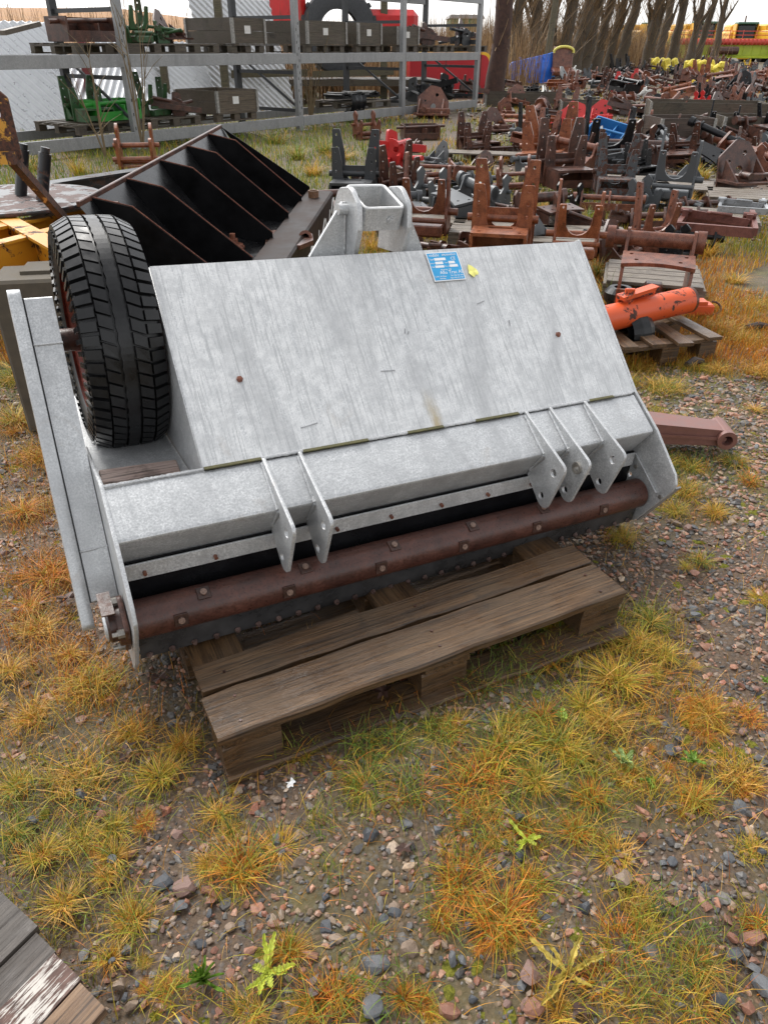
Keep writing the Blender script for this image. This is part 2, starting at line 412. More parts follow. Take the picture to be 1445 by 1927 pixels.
# weld between beam and hood: bead runs with open mossy slots left between them
MOSSY = m_plain('mossy_dirt', (.07, .065, .025), .9, 0, .5, 80)
slots = [(.2464, .3956), (.511, .704), (.828, .947), (1.059, 1.216), (1.496, 1.599)]
p = U1; wl = MB()
for a, b in slots+[(MW-.02, MW)]:
    if a-p > .02: wl = MB(); bead(wl, (p, BB.x+.001, BB.y+.003), (a, BB.x+.001, BB.y+.003), .0045, .006, int(a*99)); wl.obj('weld_bead', GALV, mow, True)
    p = b
for a, b in slots:
    MB().box(((a+b)/2, BB.x-.001, BB.y+.0035), (b-a, .014, .003)).obj('slot', MOSSY, mow)
wl = MB(); bead(wl, (.006, BB.x, BB.y+.002), (U1, BB.x, BB.y+.002), .004, .005, 5); wl.obj('weld_bead', GALV, mow, True)
# seam line pressed into the hood and bolts, dents
for (u, s) in ((.398, .227), (1.47, .240)):
    b = MB(); b.lathe([(0, .0001), (0, .0095), (.002, .0095), (.003, .0075), (.007, .0072), (.008, .0001)], 6, 'Z'); me = b.mesh('bolt_head'); me.transform(Matrix.Translation((u, s, .001))); in_hood(me); link('bolt_head', me, RUST, mow)
SCR = m_plain('scratch', (.30, .305, .31), .5, .4, .3, 60)
for (u, s, l, a) in ((.925, .312, .016, 70), (.934, .305, .010, 60), (.83, .195, .045, -4), (.55, .07, .05, 8), (1.30, .30, .02, 80), (1.22, .38, .03, 15)):
    me = MB().box((0, 0, 0), (l, .0028, .0012)).mesh('scratch'); me.transform(Matrix.Translation((u, s, .0012)) @ Matrix.Rotation(radians(a), 4, 'Z')); in_hood(me); link('scratch', me, SCR, mow)
# end plates
PO = [(.128, .091), (.0, .004), (-.118, -.105), (-.132, -.14), (-.125, -.165), (-.012, -.36), (.045, -.425), (.20, -.40), (.40, -.30), (.52, -.10), (.42, .06)]
me = vzplate(.002, 'end_plate', rounded(PO, [.004, .012, .02, .012, .012, .02, .01, .02, .05, .05, .05]), [(.03, -.2, .012)], .010); link('end_plate', me, GALV, mow)
PR = [(.531, .494), (.128, .091), (.0, .004), (-.118, -.105), (-.132, -.135), (-.122, -.165), (-.012, -.335), (.06, -.38), (.30, -.30), (.60, -.05), (.72, .25), (.66, .42)]
me = vzplate(MW+.002, 'end_plate', rounded(PR, [.004, 0, .012, .02, .012, .012, .02, .02, .05, .05, .05, .05]), [(.06, -.19, .010)], .010); link('end_plate', me, GALV, mow)
# folded lip and stiffener of the far end plate
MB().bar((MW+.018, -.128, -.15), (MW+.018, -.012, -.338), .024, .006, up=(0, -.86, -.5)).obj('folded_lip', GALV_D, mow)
MB().bar((MW-.008, .055, -.105), (MW-.008, -.070, -.195), .006, .004, up=(0, .5, -.85)).obj('stiffener', GALV, mow)
for (v, z) in ((-.09, -.20), (.04, -.15)):
    b = MB(); b.lathe([(0, .0001), (0, .008), (.006, .007), (.006, .0001)], 8, 'X', (MW-.010, v, z)); b.obj('bolt_head', BOLT, mow)
# wall beside the wheel, recess floor and hidden back of the housing
me = vzplate(U1-.001, 'wheel_well_wall', [(.123, .081), (.528, .486), (.80, .36), (.86, .10), (.60, -.16), (.30, -.22), (.16, .0)], [], .006); link('wheel_well_wall', me, GALV, mow)
def quad_sheet(name, pts, t, mat, parent):
    a, b, c_, d = [Vector(p) for p in pts]; n = (b-a).cross(d-a).normalized()*t
    vs = [a, b, c_, d, a-n, b-n, c_-n, d-n]
    return MB().add(vs, [(0, 1, 2, 3), (7, 6, 5, 4), (0, 4, 5, 1), (1, 5, 6, 2), (2, 6, 7, 3), (3, 7, 4, 0)]).obj(name, mat, parent)
quad_sheet('recess_floor', [(.010, .14, .02), (U1-.006, .14, .02), (U1-.006, .98, -.02), (.010, .98, -.02)], .006, GALV, mow)
MB().box((.115, .285, .022), (.20, .07, .014), Matrix.Rotation(radians(-4), 3, 'Z'), .003).obj('floor_plank', m_wood('reddish_plank', (.26, .18, .15), (.42, .32, .28), (.45, .38, .34), .5), mow)
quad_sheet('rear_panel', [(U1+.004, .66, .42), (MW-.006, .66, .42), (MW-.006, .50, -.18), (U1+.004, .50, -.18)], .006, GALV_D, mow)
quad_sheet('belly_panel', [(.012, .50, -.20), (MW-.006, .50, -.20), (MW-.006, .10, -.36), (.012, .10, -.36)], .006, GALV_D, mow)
# rubber flap with clamping strip
quad_sheet('rubber_flap', [(.012, .066, -.10), (MW-.008, .066, -.10), (MW-.008, .074, -.375), (.012, .074, -.375)], .006, FLAP, mow)
strip = MB().box((MW/2, .052, -.124), (MW-.03, .006, .046), None, .001).obj('clamping_strip', GALV, mow)
for u in (.06, .238, .41, .58, .75, .918, 1.084, 1.25, 1.42, 1.58):
    b = MB(); b.tube([(u, .049, -.128), (u, .038, -.13)], .0055, 6); b.obj('screw', RUST, strip)
# roller
RV, RZ, RR = .002, -.232, .05
rol = MB().lathe([(0.014, .0001), (.014, RR), (MW-.012, RR), (MW-.012, .0001)], 48, 'X', (0, RV, RZ)).mesh('roller'); autosmooth(rol)
rol = link('roller', rol, ROLLER, mow)
CBOLT = m_plain('rusty_bolt', (.20, .13, .10), .45, 0, .5, 200)
PADM = m_rust('pad_rust', (.02, .010, .008), (.06, .026, .018), (.09, .04, .028), .4)
for lst, ang in (((.118, .402, .676, .950, 1.221, 1.493), 173), ((.185, .460, .730, .995, 1.26), 112)):
    for u in lst:
        a = radians(ang); d = Vector((0, cos(a), sin(a))); c = Vector((u, RV, RZ))+d*(RR+.001)
        rot = Matrix((Vector((1, 0, 0)), d.cross(Vector((1, 0, 0))), d)).transposed()
        pad = MB().box(c, (.034, .034, .005), rot, .001).obj('clamp_pad', PADM, rol)
        MB().tube([c+d*.003, c+d*.0075], .0085, 12).tube([c+d*.0075, c+d*.0085], .004, 6).obj('clamp_bolt', CBOLT, rol)
# scraper bar with its row of bolts
sc = MB().bar((.014, -.008, -.312), (MW-.012, -.008, -.298), .006, .084, up=(0, -.12, 1), bev=.001).obj('scraper_bar', m_plain('scraper_steel', (.045, .043, .043), .30, .2, .5, 12), mow)
for i in range(29):
    u = .035+i*(MW-.075)/28; z = -.342+.014*u/MW
    MB().tube([(u, -.010, z), (u, -.018, z-.001)], [.009, .006], 8).obj('scraper_bolt', m_bolt if i else globals().setdefault('m_bolt', m_rust('bolt_rust', (.05, .028, .024), (.10, .06, .05), (.2, .14, .12), .35)), sc)
# bearing at the near end of the roller
b = MB(); b.lathe([(-.052, .0001), (-.052, .034), (-.046, .040), (-.030, .040), (-.030, .052), (-.006, .056), (-.004, .0001)], 28, 'X', (0, RV, RZ))
me = b.mesh('bearing'); autosmooth(me); br = link('bearing', me, RUST3, mow)
b = MB(); b.lathe([(-.058, .0001), (-.058, .028), (-.053, .032), (-.050, .032), (-.050, .0001)], 24, 'X', (0, RV, RZ)); b.obj('bearing_cap', GALV, br, True)
me = vzplate(-.012, 'bearing_flange', rounded([(RV-.075, RZ+.03), (RV+.01, RZ+.085), (RV+.075, RZ-.03), (RV-.01, RZ-.085)], .02), [], .012); link('bearing_flange', me, RUST3, mow)
for (dv, dz) in ((-.055, .015), (.012, .062), (.055, -.018), (-.004, -.066)):
    MB().tube([(-.016, RV+dv, RZ+dz), (-.034, RV+dv, RZ+dz)], .011, 6).tube([(-.034, RV+dv, RZ+dz), (-.046, RV+dv, RZ+dz)], .006, 8).obj('flange_bolt', BOLT, mow)
MB().bar((-.045, RV-.035, RZ+.062), (-.045, RV+.04, RZ+.075), .03, .004, up=(0, 0, 1)).obj('bearing_guard', RUST3, mow)
# hitch brackets on the beam
for k, (u, nut) in enumerate(((.400, 0), (.500, 0), (1.242, 0), (1.335, 1), (1.475, 0))):
    ol = rounded([(.122, .080), (.116, .092), (.105, .086), (-.104, -.002), (-.052, -.162), (-.022, -.166), (.060, -.095), (-.008, -.014), (-.006, -.006)], [.004, .003, .004, .026, .022, .03, .01, .01, .006], 5)
    hs_ = [(-.055, -.036, .0135), (-.020, -.131, .0125)]
    me = vzplate(u, 'hitch_bracket', ol, hs_, .010, .001); o = link('hitch_bracket', me, GALV, mow)
    w_ = MB(); bead(w_, (u-.006, .112, .081), (u-.006, -.001, .003), .0045, .006, k); w_.obj('weld_bead', GALV, o, True); w_ = MB(); bead(w_, (u-.006, -.002, -.001), (u-.006, .05, -.078), .004, .006, k+9); w_.obj('weld_bead', GALV, o, True)
    if nut: MB().pipe((u-.012, -.055, -.036), (u+.012, -.055, -.036), .019, .011, 16).obj('bushing', BOLT, o)
# top link tower on the upper edge
TU0, TU1 = .868, .998
ear = rounded([(.540, .480), (.512, .560), (.520, .625), (.575, .668), (.655, .655), (.690, .590), (.700, .470)], [0, .02, .04, .05, .05, .04, 0], 6)
for u in (TU0-.018, TU1+.016):
    me = vzplate(u, 'tower_ear', ear, [(.60, .60, .012)], .016, .0015); o = link('tower_ear', me, GALV, mow)
for sgn, ub, ut in ((-1, .725, TU0-.028), (1, 1.115, TU1+.026)):
    vv = .600; tri = [(ub, .43), (ut, .43), (ut, .625), (ut+sgn*.012, .625), (ub, .475)]
    MB().prism([(a, b_) for a, b_ in tri], vv-.006, vv+.006, 1).obj('tower_gusset', GALV, mow)
    w_ = MB(); bead(w_, (ut+sgn*.004, vv-.007, .45), (ut+sgn*.004, vv-.007, .62), .005, .006, 3); w_.obj('weld_bead', GALV, mow, True)
    MB().box(((ub+ut)/2, .585, .452), (abs(ut-ub)+.02, .11, .008)).obj('tower_foot', GALV, mow)
# pivot box: open frame of four plates, slightly tilted
bt = Empty = bpy.data.objects.new('pivot_box', None)
bpy.data.objects.remove(bt)
BXr = Matrix.Rotation(radians(17), 3, 'X'); BC = Vector(((TU0+TU1)/2, .600, .606))
bw, bd, bh, tt = .134, .150, .066, .009
b = MB()
o4 = rounded([(-bw/2, -bd/2), (bw/2, -bd/2), (bw/2, bd/2), (-bw/2, bd/2)], .018, 5); i4 = rounded([(-bw/2+tt, -bd/2+tt), (bw/2-tt, -bd/2+tt), (bw/2-tt, bd/2-tt), (-bw/2+tt, bd/2-tt)], .012, 5)
N = len(o4)
vs2 = [Vector((x, y, z)) for z in (-bh/2, bh/2) for lst in (o4, i4) for (x, y) in lst]
vs2 = [BXr @ p+BC for p in vs2]; fs2 = []
for k in range(N):
    j = (k+1) % N
    fs2 += [(k, j, 2*N+j, 2*N+k), (N+k, 3*N+k, 3*N+j, N+j), (k, N+k, N+j, j), (2*N+k, 2*N+j, 3*N+j, 3*N+k)]
me = b.add(vs2, fs2).mesh('pivot_box'); autosmooth(me); pb = link('pivot_box', me, GALV, mow)
w_ = MB(); top = [BXr @ Vector((x, y, bh/2+.001))+BC for (x, y) in rounded([(-bw/2+.004, -bd/2+.004), (bw/2-.004, -bd/2+.004), (bw/2-.004, bd/2-.004), (-bw/2+.004, bd/2-.004)], .016, 5)]
w_.tube(top+[top[0]], .0042, 6); w_.obj('box_rim', m_plain('bright_zinc', (.72, .72, .71), .45, .2, .1, 60), pb, True)
cf = BXr @ Vector((.022, -bd/2-.001, 0))+BC; nf = BXr @ Vector((0, -1, 0))
MB().tube([cf, cf+nf*.006], .012, 6).tube([cf+nf*.006, cf+nf*.010], .006, 8).obj('pivot_bolt', GALV, pb)
cl = Vector((TU0-.026, .590, .606)); MB().tube([cl, cl-Vector((.030, 0, 0))], .016, 12).obj('pivot_pin', GALV, mow, True)
ci = BXr @ Vector((-.03, bd/2-tt-.001, .0))+BC; MB().tube([ci, ci+nf*.002], .013, 14).obj('pivot_hole', BLACK, pb)
# maker's plate
pl0, pl1, ps0, ps1 = 1.078, 1.192, .461, .560
blue = m_plain('plate_blue', (.03, .32, .62), .35, 0, .05, 20); white = m_plain('plate_white', (.75, .76, .77), .4, 0, .05, 20)
def hoodbox(name, u0, u1_, s0, s1, n0, n1_, mat, parent):
    me = MB().box(((u0+u1_)/2, (s0+s1)/2, (n0+n1_)/2), (u1_-u0, s1-s0, n1_-n0)).mesh(name); in_hood(me); return link(name, me, mat, parent)
dpl = hoodbox('maker_plate', pl0, pl1, ps0, ps1, .0035, .0058, white, mow)
hoodbox('blue_field', pl0+.003, pl1-.003, ps0+.003, ps1-.003, .0050, .0062, blue, dpl)
def pw(x): return pl0+x*(pl1-pl0)
def psy(y): return ps1-y*(ps1-ps0)
for (x0, x1, y0, y1) in ((.20, .56, .20, .29), (.20, .44, .33, .42), (.62, .82, .33, .42), (.16, .44, .46, .54), (.62, .88, .45, .54)):
    hoodbox('blank_field', pw(x0), pw(x1), psy(y1), psy(y0), .0055, .0066, white, dpl)
def text_on(txt, size, loc_fn, mat, parent, name='lettering', align='LEFT', shear=0., ext=.0002):
    cu = bpy.data.curves.new(name, 'FONT'); cu.body = txt; cu.size = size; cu.align_x = align; cu.extrude = ext; cu.shear = shear; cu.resolution_u = 2
    o = bpy.data.objects.new('tmp', cu); me = o.to_mesh().copy(); o.to_mesh_clear(); bpy.data.objects.remove(o); bpy.data.curves.remove(cu)
    me.materials.clear(); loc_fn(me); return link(name, me, mat, parent)
def on_plate(x, y):
    def f(me): me.transform(Matrix.Translation((pw(x), psy(y), .0065))); in_hood(me)
    return f
for (t_, x, y, sz, sh) in (('nidåbs', .06, .145, .0145, .25), ('SPEARHEAD', .47, .135, .0095, .2), ('CE', .72, .29, .015, 0), ('Type', .04, .27, .008, 0), ('Serie nr', .03, .40, .007, 0), ('Vikt', .04, .53, .007, 0),
                           ('Year', .48, .40, .007, 0), ('Max rpm', .46, .52, .006, 0), ('Made by:  CE', .30, .64, .007, 0), ('Allo Trac AB', .24, .77, .0165, 0), ('S-241 00 Eslov', .05, .87, .007, 0), ('Tel +46 413 100', .54, .86, .007, 0), ('Sweden', .18, .94, .007, 0), ('Fax +46 413 101', .52, .94, .007, 0)):
    text_on(t_, sz, on_plate(x, y), white, dpl, shear=sh)
# yellow leaf lying on the hood
lf = MB(); n = 14; vs3 = [(0, 0, .004)]
for k in range(n):
    a = 2*pi*k/n; r = (.030 if k == 3 else .021 if k in (2, 4) else .019 if k in (6, 0) else .0175 if k in (8, 12) else .0165 if k != 10 else .010); vs3.append((r*cos(a), r*sin(a), .001+.003*abs(sin(1.5*a))))
lf.add(vs3, [(0, k+1, (k+1) % n+1) for k in range(n)]+[(0, (k+1) % n+1, k+1) for k in range(0)])
me = lf.mesh('fallen_leaf'); me.transform(mow.matrix_world @ Matrix(((1, 0, 0, 0), (0, ES.x, EN.x, BB.x), (0, ES.y, EN.y, BB.y), (0, 0, 0, 1))) @ Matrix.Translation((1.229, .484, .002)) @ Matrix.Rotation(radians(35), 4, 'Z'))
tag(link('fallen_leaf', me, m_plain('yellow_leaf', (.82, .78, .22), .5, 0, .08, 60)), 'small pale yellow leaf stuck beside the blue maker plate on the mower', 'leaf')
# wheel arm: square tube, cover plate and axle
def armp(t): return Vector((.115+.385*t, -.215+.655*t))     # (v, z) along the front face
ad = (armp(1)-armp(0)).normalized(); an = Vector((ad.y, -ad.x))   # an points to the front / down
if an.x > 0: an = -an
P = [armp(-.02), armp(1.0), armp(1.0)-an*.075, armp(-.02)-an*.075]
arm = MB().prism(rounded([tuple(p) for p in P], .008, 3), -.070, -.005).mesh('wheel_arm'); autosmooth(arm, 25); arm = link('wheel_arm', arm, GALV, mow)
for t in (.155, .845):
    w_ = MB(); p = armp(1-t)+an*.001; bead(w_, (-.071, p.x, p.y), (-.004, p.x+.004*(t > .5), p.y), .0035, .005, int(t*50)); w_.obj('weld_bead', GALV, arm, True)
CPo = [armp(-.10)+an*.012, armp(.45)+an*.020, armp(1.02)+an*.012, armp(1.035)-an*.02, armp(1.0)-an*.115, armp(-.06)-an*.115, armp(-.11)-an*.03]
me = vzplate(-.0895, 'cover_plate', rounded([tuple(p) for p in CPo], [.02, .3, .045, .06, .05, .02, .02], 7), [], .030); link('cover_plate', me, GALV, mow)
SP = [armp(-.02)-an*.004, armp(1.0)-an*.004, armp(1.0)-an*.06, armp(-.02)-an*.06]; MB().prism([tuple(p) for p in SP], -.0745, -.0702).obj('gap_shade_strip', FLAP, mow)  # black strip standing in for the shade in the gap between cover and tube
for t in (.06, .63):
    p = armp(t)+an*.004; MB().tube([(-.092, p.x+.02, p.y), (-.105, p.x+.02, p.y)], .009, 6).obj('cover_bolt', BOLT, mow)
# the wheel
WC = Vector((.135, .679, .267)); WR = .331; WW = .20
tyre_prof = []
for k in range(33):
    a = -pi*.80+2*pi*.80*k/32; x = WW*.5*sin(a)*(1.0 if abs(sin(a)) < .98 else 1); c_ = cos(a)
    r = WR-.018-.062+.062*(abs(c_)**.55)*(1 if c_ > 0 else -1) if c_ > 0 else WR-.080-.055*abs(c_)**.9
    tyre_prof.append((x*(1.0 if c_ > 0 else .97), r))
me = MB().lathe(tyre_prof, 88, 'X').mesh('tyre'); autosmooth(me, 50); tyre = link('tyre', me, RUBBER, mow, WC)
NB = 58; RT_ = WR-.016
def block(u0, u1_, h, slant, a0, a1, drop0=0., drop1=0.):
    """tread block between axial u0..u1 spanning the angles a0..a1, slanting across"""
    vs = []
    for lvl in (0, 1):
        for (u, dr, sh) in ((u0, drop0, 0), (u1_, drop1, slant)):
            for a in (a0, a1):
                r = RT_-dr+(h if lvl else -.006); q = (a+sh)+(0 if not lvl else (.004 if a == a0 else -.004))
                uu = u+(0 if not lvl else (.0015 if u == u0 else -.0015)); vs.append((uu, r*cos(q), r*sin(q)))
    return MB().add(vs, [(0, 1, 3, 2), (4, 6, 7, 5), (0, 4, 5, 1), (2, 3, 7, 6), (0, 2, 6, 4), (1, 5, 7, 3)])
st = 2*pi/NB
rows = [(-.099, -.0585, 0, st*.76, .0, .022, .002, 0.0), (-.056, -.0205, 0, st*.88, .4*st, .002, .0, .5), (.0205, .056, 0, st*.88, .4*st, .0, .002, .0), (.0585, .099, 0, st*.78, 0, .002, .022, .5)]
for (u0, u1_, a0, a1, sl, d0, d1, ph) in rows:
    me = block(u0, u1_, .010, sl, a0, a1, d0, d1).mesh('tread_block'); me.materials.append(RUBBER)
    for k in range(NB): link('tread_block', me, None, tyre, None, ((k+ph)*st, 0, 0))
rib = []
for k in range(NB*2):
    a = k*st/2; w = .0165 if k % 2 else .0135
    for (x, dr) in ((-w, -.006), (-w, .0095), (w, .0095), (w, -.006)): rib.append((x, (RT_+dr)*cos(a), (RT_+dr)*sin(a)))
K = NB*2
MB().add(rib, [(k*4+i, k*4+i+1, ((k+1) % K)*4+i+1, ((k+1) % K)*4+i) for k in range(K) for i in range(3)]).obj('centre_rib', RUBBER, tyre)
lug = MB().bar((-.100, RT_-.025, 0), (-.106, RT_-.062, .004), .012, .006, up=(1, 0, 0)).mesh('sidewall_lug'); lug.materials.append(RUBBER)
for k in range(NB): link('sidewall_lug', lug, None, tyre, None, ((k+.33)*st, 0, 0))
RIMM = m_rust('rim_rust', (.05, .012, .008), (.16, .028, .016), (.22, .05, .03), .45)
me = MB().lathe([(-.092, .196), (-.084, .202), (-.078, .192), (-.03, .176), (-.028, .165), (-.010, .12), (-.012, .07), (-.03, .062), (-.03, .0001)], 48, 'X').mesh('wheel_rim'); autosmooth(me); rim = link('wheel_rim', me, RIMM, mow, WC)
me = MB().lathe([(.092, .196), (.084, .202), (.078, .192), (.03, .176), (-.005, .165)], 48, 'X').obj('rim_back', RIMM, rim, True)
for k in range(5):
    a = 2*pi*k/5; MB().tube([(-.012, .10*cos(a), .10*sin(a)), (-.034, .10*cos(a), .10*sin(a))], .012, 6).obj('wheel_nut', RUST3, rim)
MB().tube([WC+Vector((-.150, 0, .0)), WC+Vector((-.02, 0, 0))], .032, 16).obj('axle', RUST3, mow, True)
ax = armp(.93)-an*.03
MB().bar((-.035, ax.x-.02, ax.y-.02), (-.035, WC.y+.03, WC.z+.0), .05, .09, up=(0, 0, 1), bev=.004).obj('axle_carrier', RUST3, mow)
# ------------------------------------------------------------------ wooden pallets
def make_pallet(name, label, loc, rz, mat, group=None, L=1.2, Wd=.8, seed=1, widths=(.145, .10, .145, .10, .145), gaps=None, simple=False, rot=None, cat='pallet'):
    """EUR type pallet, origin at the front left corner on the ground, length along X, depth along Y, height .144"""
    r = random.Random(seed)
    t = thing(name, label, cat, loc, rz, group, rot)
    nb = len(widths); gap = (Wd-sum(widths))/(nb-1); y = 0
    bev = 0 if simple else .004
    def piece(nm, c, d):
        b = MB()
        if simple: b.box((0, 0, 0), d)
        else:
            n = 14 if d[0] > .5 else 3; vs = []; fs = []
            for i in range(n+1):
                x = -d[0]/2+d[0]*i/n; w = [r.uniform(-.004, .004) for _ in range(4)]; q = .005
                prof = [(-d[1]/2+w[0], -d[2]/2), (d[1]/2+w[1], -d[2]/2), (d[1]/2+w[1], d[2]/2-q), (d[1]/2-q+w[1], d[2]/2+w[2]*.4), (-d[1]/2+q+w[0], d[2]/2+w[3]*.4), (-d[1]/2+w[0], d[2]/2-q)]
                e = r.uniform(-.004, .004) if i in (0, n) else 0
                vs += [(x+e*(1 if k % 2 else .3), a, b_) for k, (a, b_) in enumerate(prof)]
            for i in range(n):
                for k in range(6): fs.append((i*6+k, i*6+(k+1) % 6, (i+1)*6+(k+1) % 6, (i+1)*6+k))
            fs += [tuple(range(6))[::-1], tuple(range(n*6, n*6+6))]; b.add(vs, fs)
        o = b.obj(nm, mat, t); o.location = (c[0]+r.uniform(-.004, .004), c[1], c[2]); o.rotation_euler = (0, 0, r.uniform(-.005, .005)); return o
    ys = []
    for k, w in enumerate(widths):
        piece('deck_board', (L/2, y+w/2, .133), (L, w, .022)); ys.append(y+w/2)
        y += w+(gap if gaps is None else gaps[k] if k < len(gaps) else 0)
    Wt = ys[-1]+widths[-1]/2
    for x in (.0725, L/2, L-.0725):
        o = piece('cross_board', (x, Wt/2, .1105), (Wt-.004, .14, .0215)); o.rotation_euler = (0, 0, pi/2)
        for yy in (.06, Wt/2, Wt-.06): piece('block', (x, yy, .0605), (.14, .11, .077))
    for yy in (.06, Wt/2, Wt-.06): piece('bottom_board', (L/2, yy, .011), (L-.004, .115, .0215))
    return t
main_pal = make_pallet('wooden_pallet', 'wet brown wooden pallet carrying the galvanised mower', (-.3695, 1.0979, -.003), .4687, WOOD, seed=4, gaps=(.012, .05, .05, .05))
dbs = [c for c in main_pal.children if c.name.startswith('deck_board')]; bpy.data.objects.remove(dbs[2])      # the middle board is missing
bb_ = [c for c in main_pal.children if c.name.startswith('bottom_board')][0]; bb_.location.y -= .035; bb_.rotation_euler.z = -.025
# nails in the front boards
for (x, y) in ((.06, .03), (.07, .11), (.60, .04), (.61, .10), (1.13, .03), (1.14, .11), (.07, .20), (.62, .21)):
    MB().tube([(x, y, .1435), (x, y, .147)], .004, 7).obj('nail', RUST3, main_pal)
# corner of a flat wooden lid at the lower left
ends = [gz(-12, 1655, .11), gz(67, 1746, .11), gz(102, 1788, .11), gz(152, 1843, .11), gz(197, 1899, .11)]
dd = (gz(76, 1926, .11)-gz(152, 1843, .11)).normalized()
lid = thing('board_platform', 'corner of a low platform of old boards with peeling white paint at lower left', 'platform', (0, 0, 0))
PEEL = m_wood('peeling_white', (.05, .035, .03), (.12, .085, .07), (.12, .11, .10), .4)
def m_peel():
    M = Mt('peeling_paint', .7, 0, .3); v = M.co()
    gv = nd(M.nt, 'ShaderNodeMapping', {'Vector': v, 'Rotation': (0, 0, -atan2(dd.y, dd.x)), 'Scale': (1, 1, 1)}).outputs[0]
    gv = nd(M.nt, 'ShaderNodeMapping', {'Vector': gv, 'Scale': (16, 190, 80)}).outputs[0]
    g = M.noise(gv, 1, 6, .72, .6)
    c = M.mix(M.ramp(M.math('ADD', g, M.math('MULTIPLY', M.math('SUBTRACT', M.noise(v, 14, 3), .5), .5)), [(.50, 0), (.56, 1)]), M.ramp(M.noise(v, 40, 3), [(.3, (.05, .03, .025)), (.7, (.13, .075, .06))]), (.46, .43, .39))
    return M.set(c, None, None, g, .6, .003)
mats_l = [m_wood('old_dark_board', (.03, .024, .02), (.085, .07, .058), (.12, .11, .10), .5), m_wood('old_dark_board_two', (.025, .02, .017), (.07, .055, .045), (.2, .18, .16), .3), m_peel(), m_wood('old_brown_board', (.06, .03, .018), (.20, .12, .065), (.16, .11, .08), .3)]
for k in range(4):
    a, b = Vector(ends[k]), Vector(ends[k+1]); e = (b-a); nrm = Vector((-dd.y, dd.x, 0)).normalized()
    w = abs(e.dot(nrm)); c0 = (a+b)/2; mid = c0+dd*.35; mid.z = .095+(.006 if k == 1 else 0)*-1
    sl = e.dot(dd)/2*(.35 if k else .2)
    bx = MB(); sg = 1 if e.dot(nrm) > 0 else -1
    hw = w/2-.002; vs = []
    for (x, dx) in ((-.35, 1), (.35, 0)):
        for yy in (-1, 1):
            for z in (-.011, .011): vs.append((x+dx*sl*yy*sg, yy*hw, z))
    bx.add(vs, [(0, 1, 3, 2), (4, 6, 7, 5), (0, 4, 5, 1), (2, 3, 7, 6), (0, 2, 6, 4), (1, 5, 7, 3)])
    me = bx.mesh('board')
    if k == 2: me.transform(Matrix.Translation(mid) @ Matrix.Rotation(atan2(dd.y, dd.x), 4, 'Z')); link('board', me, mats_l[k], lid)
    else: link('board', me, mats_l[k], lid, mid, (0, 0, atan2(dd.y, dd.x)))
bearer = gz(60, 1800, .0)+dd*.12
MB().bar(Vector(ends[0])+dd*.10+Vector((0, 0, -.066)), Vector(ends[4])+dd*.06+Vector((0, 0, -.066)), .09, .075).obj('bearer', mats_l[1], lid)

# ------------------------------------------------------------------ stones, grass and weeds
def tri_mesh(name, V, T, colr=None):
    me = bpy.data.meshes.new(name); me.vertices.add(len(V)); me.vertices.foreach_set('co', np.asarray(V, np.float32).ravel())
    T = np.asarray(T, np.int32); me.loops.add(T.size); me.loops.foreach_set('vertex_index', T.ravel())
    me.polygons.add(len(T)); me.polygons.foreach_set('loop_start', np.arange(0, T.size, 3, dtype=np.int32))
    if colr is not None:
        at = me.attributes.new('col', 'FLOAT_COLOR', 'POINT'); a = np.ones((len(V), 4), np.float32); a[:, :3] = colr; at.data.foreach_set('color', a.ravel())
    me.update(calc_edges=True)
    at = me.attributes.new('sharp_face', 'BOOLEAN', 'FACE'); at.data.foreach_set('value', np.ones(len(T), bool)); return me
_t = (1+5**.5)/2
ICO = np.array([(-1, _t, 0), (1, _t, 0), (-1, -_t, 0), (1, -_t, 0), (0, -1, _t), (0, 1, _t), (0, -1, -_t), (0, 1, -_t), (_t, 0, -1), (_t, 0, 1), (-_t, 0, -1), (-_t, 0, 1)])/math.sqrt(1+_t*_t)
ICOT = np.array([(0, 11, 5), (0, 5, 1), (0, 1, 7), (0, 7, 10), (0, 10, 11), (1, 5, 9), (5, 11, 4), (11, 10, 2), (10, 7, 6), (7, 1, 8), (3, 9, 4), (3, 4, 2), (3, 2, 6), (3, 6, 8), (3, 8, 9), (4, 9, 5), (2, 4, 11), (6, 2, 10), (8, 6, 7), (9, 8, 1)])
def stones(P, S, rng):
    n = len(P); R = 1+rng.normal(0, .22, (n, 12, 1)); V = ICO[None]*np.clip(R, .55, 1.5)
    sc = S[:, None]*np.stack([rng.uniform(.8, 1.5, n), rng.uniform(.7, 1.1, n), rng.uniform(.4, .75, n)], 1); V = V*sc[:, None, :]
    tx = rng.uniform(-.4, .4, n)[:, None]; a = rng.uniform(0, 2*pi, n)[:, None]
    y = V[..., 1]*np.cos(tx)-V[..., 2]*np.sin(tx); z = V[..., 1]*np.sin(tx)+V[..., 2]*np.cos(tx); x = V[..., 0]
    V = np.stack([x*np.cos(a)-y*np.sin(a), x*np.sin(a)+y*np.cos(a), z], -1)+P[:, None, :]
    T = ICOT[None]+(np.arange(n)*12)[:, None, None]
    return V.reshape(-1, 3), T.reshape(-1, 3)
STONEC = np.array([(.085, .092, .10), (.055, .06, .068), (.13, .135, .14), (.30, .15, .10), (.36, .21, .15), (.30, .23, .16), (.20, .16, .13), (.42, .36, .30), (.26, .10, .06), (.16, .12, .10)])
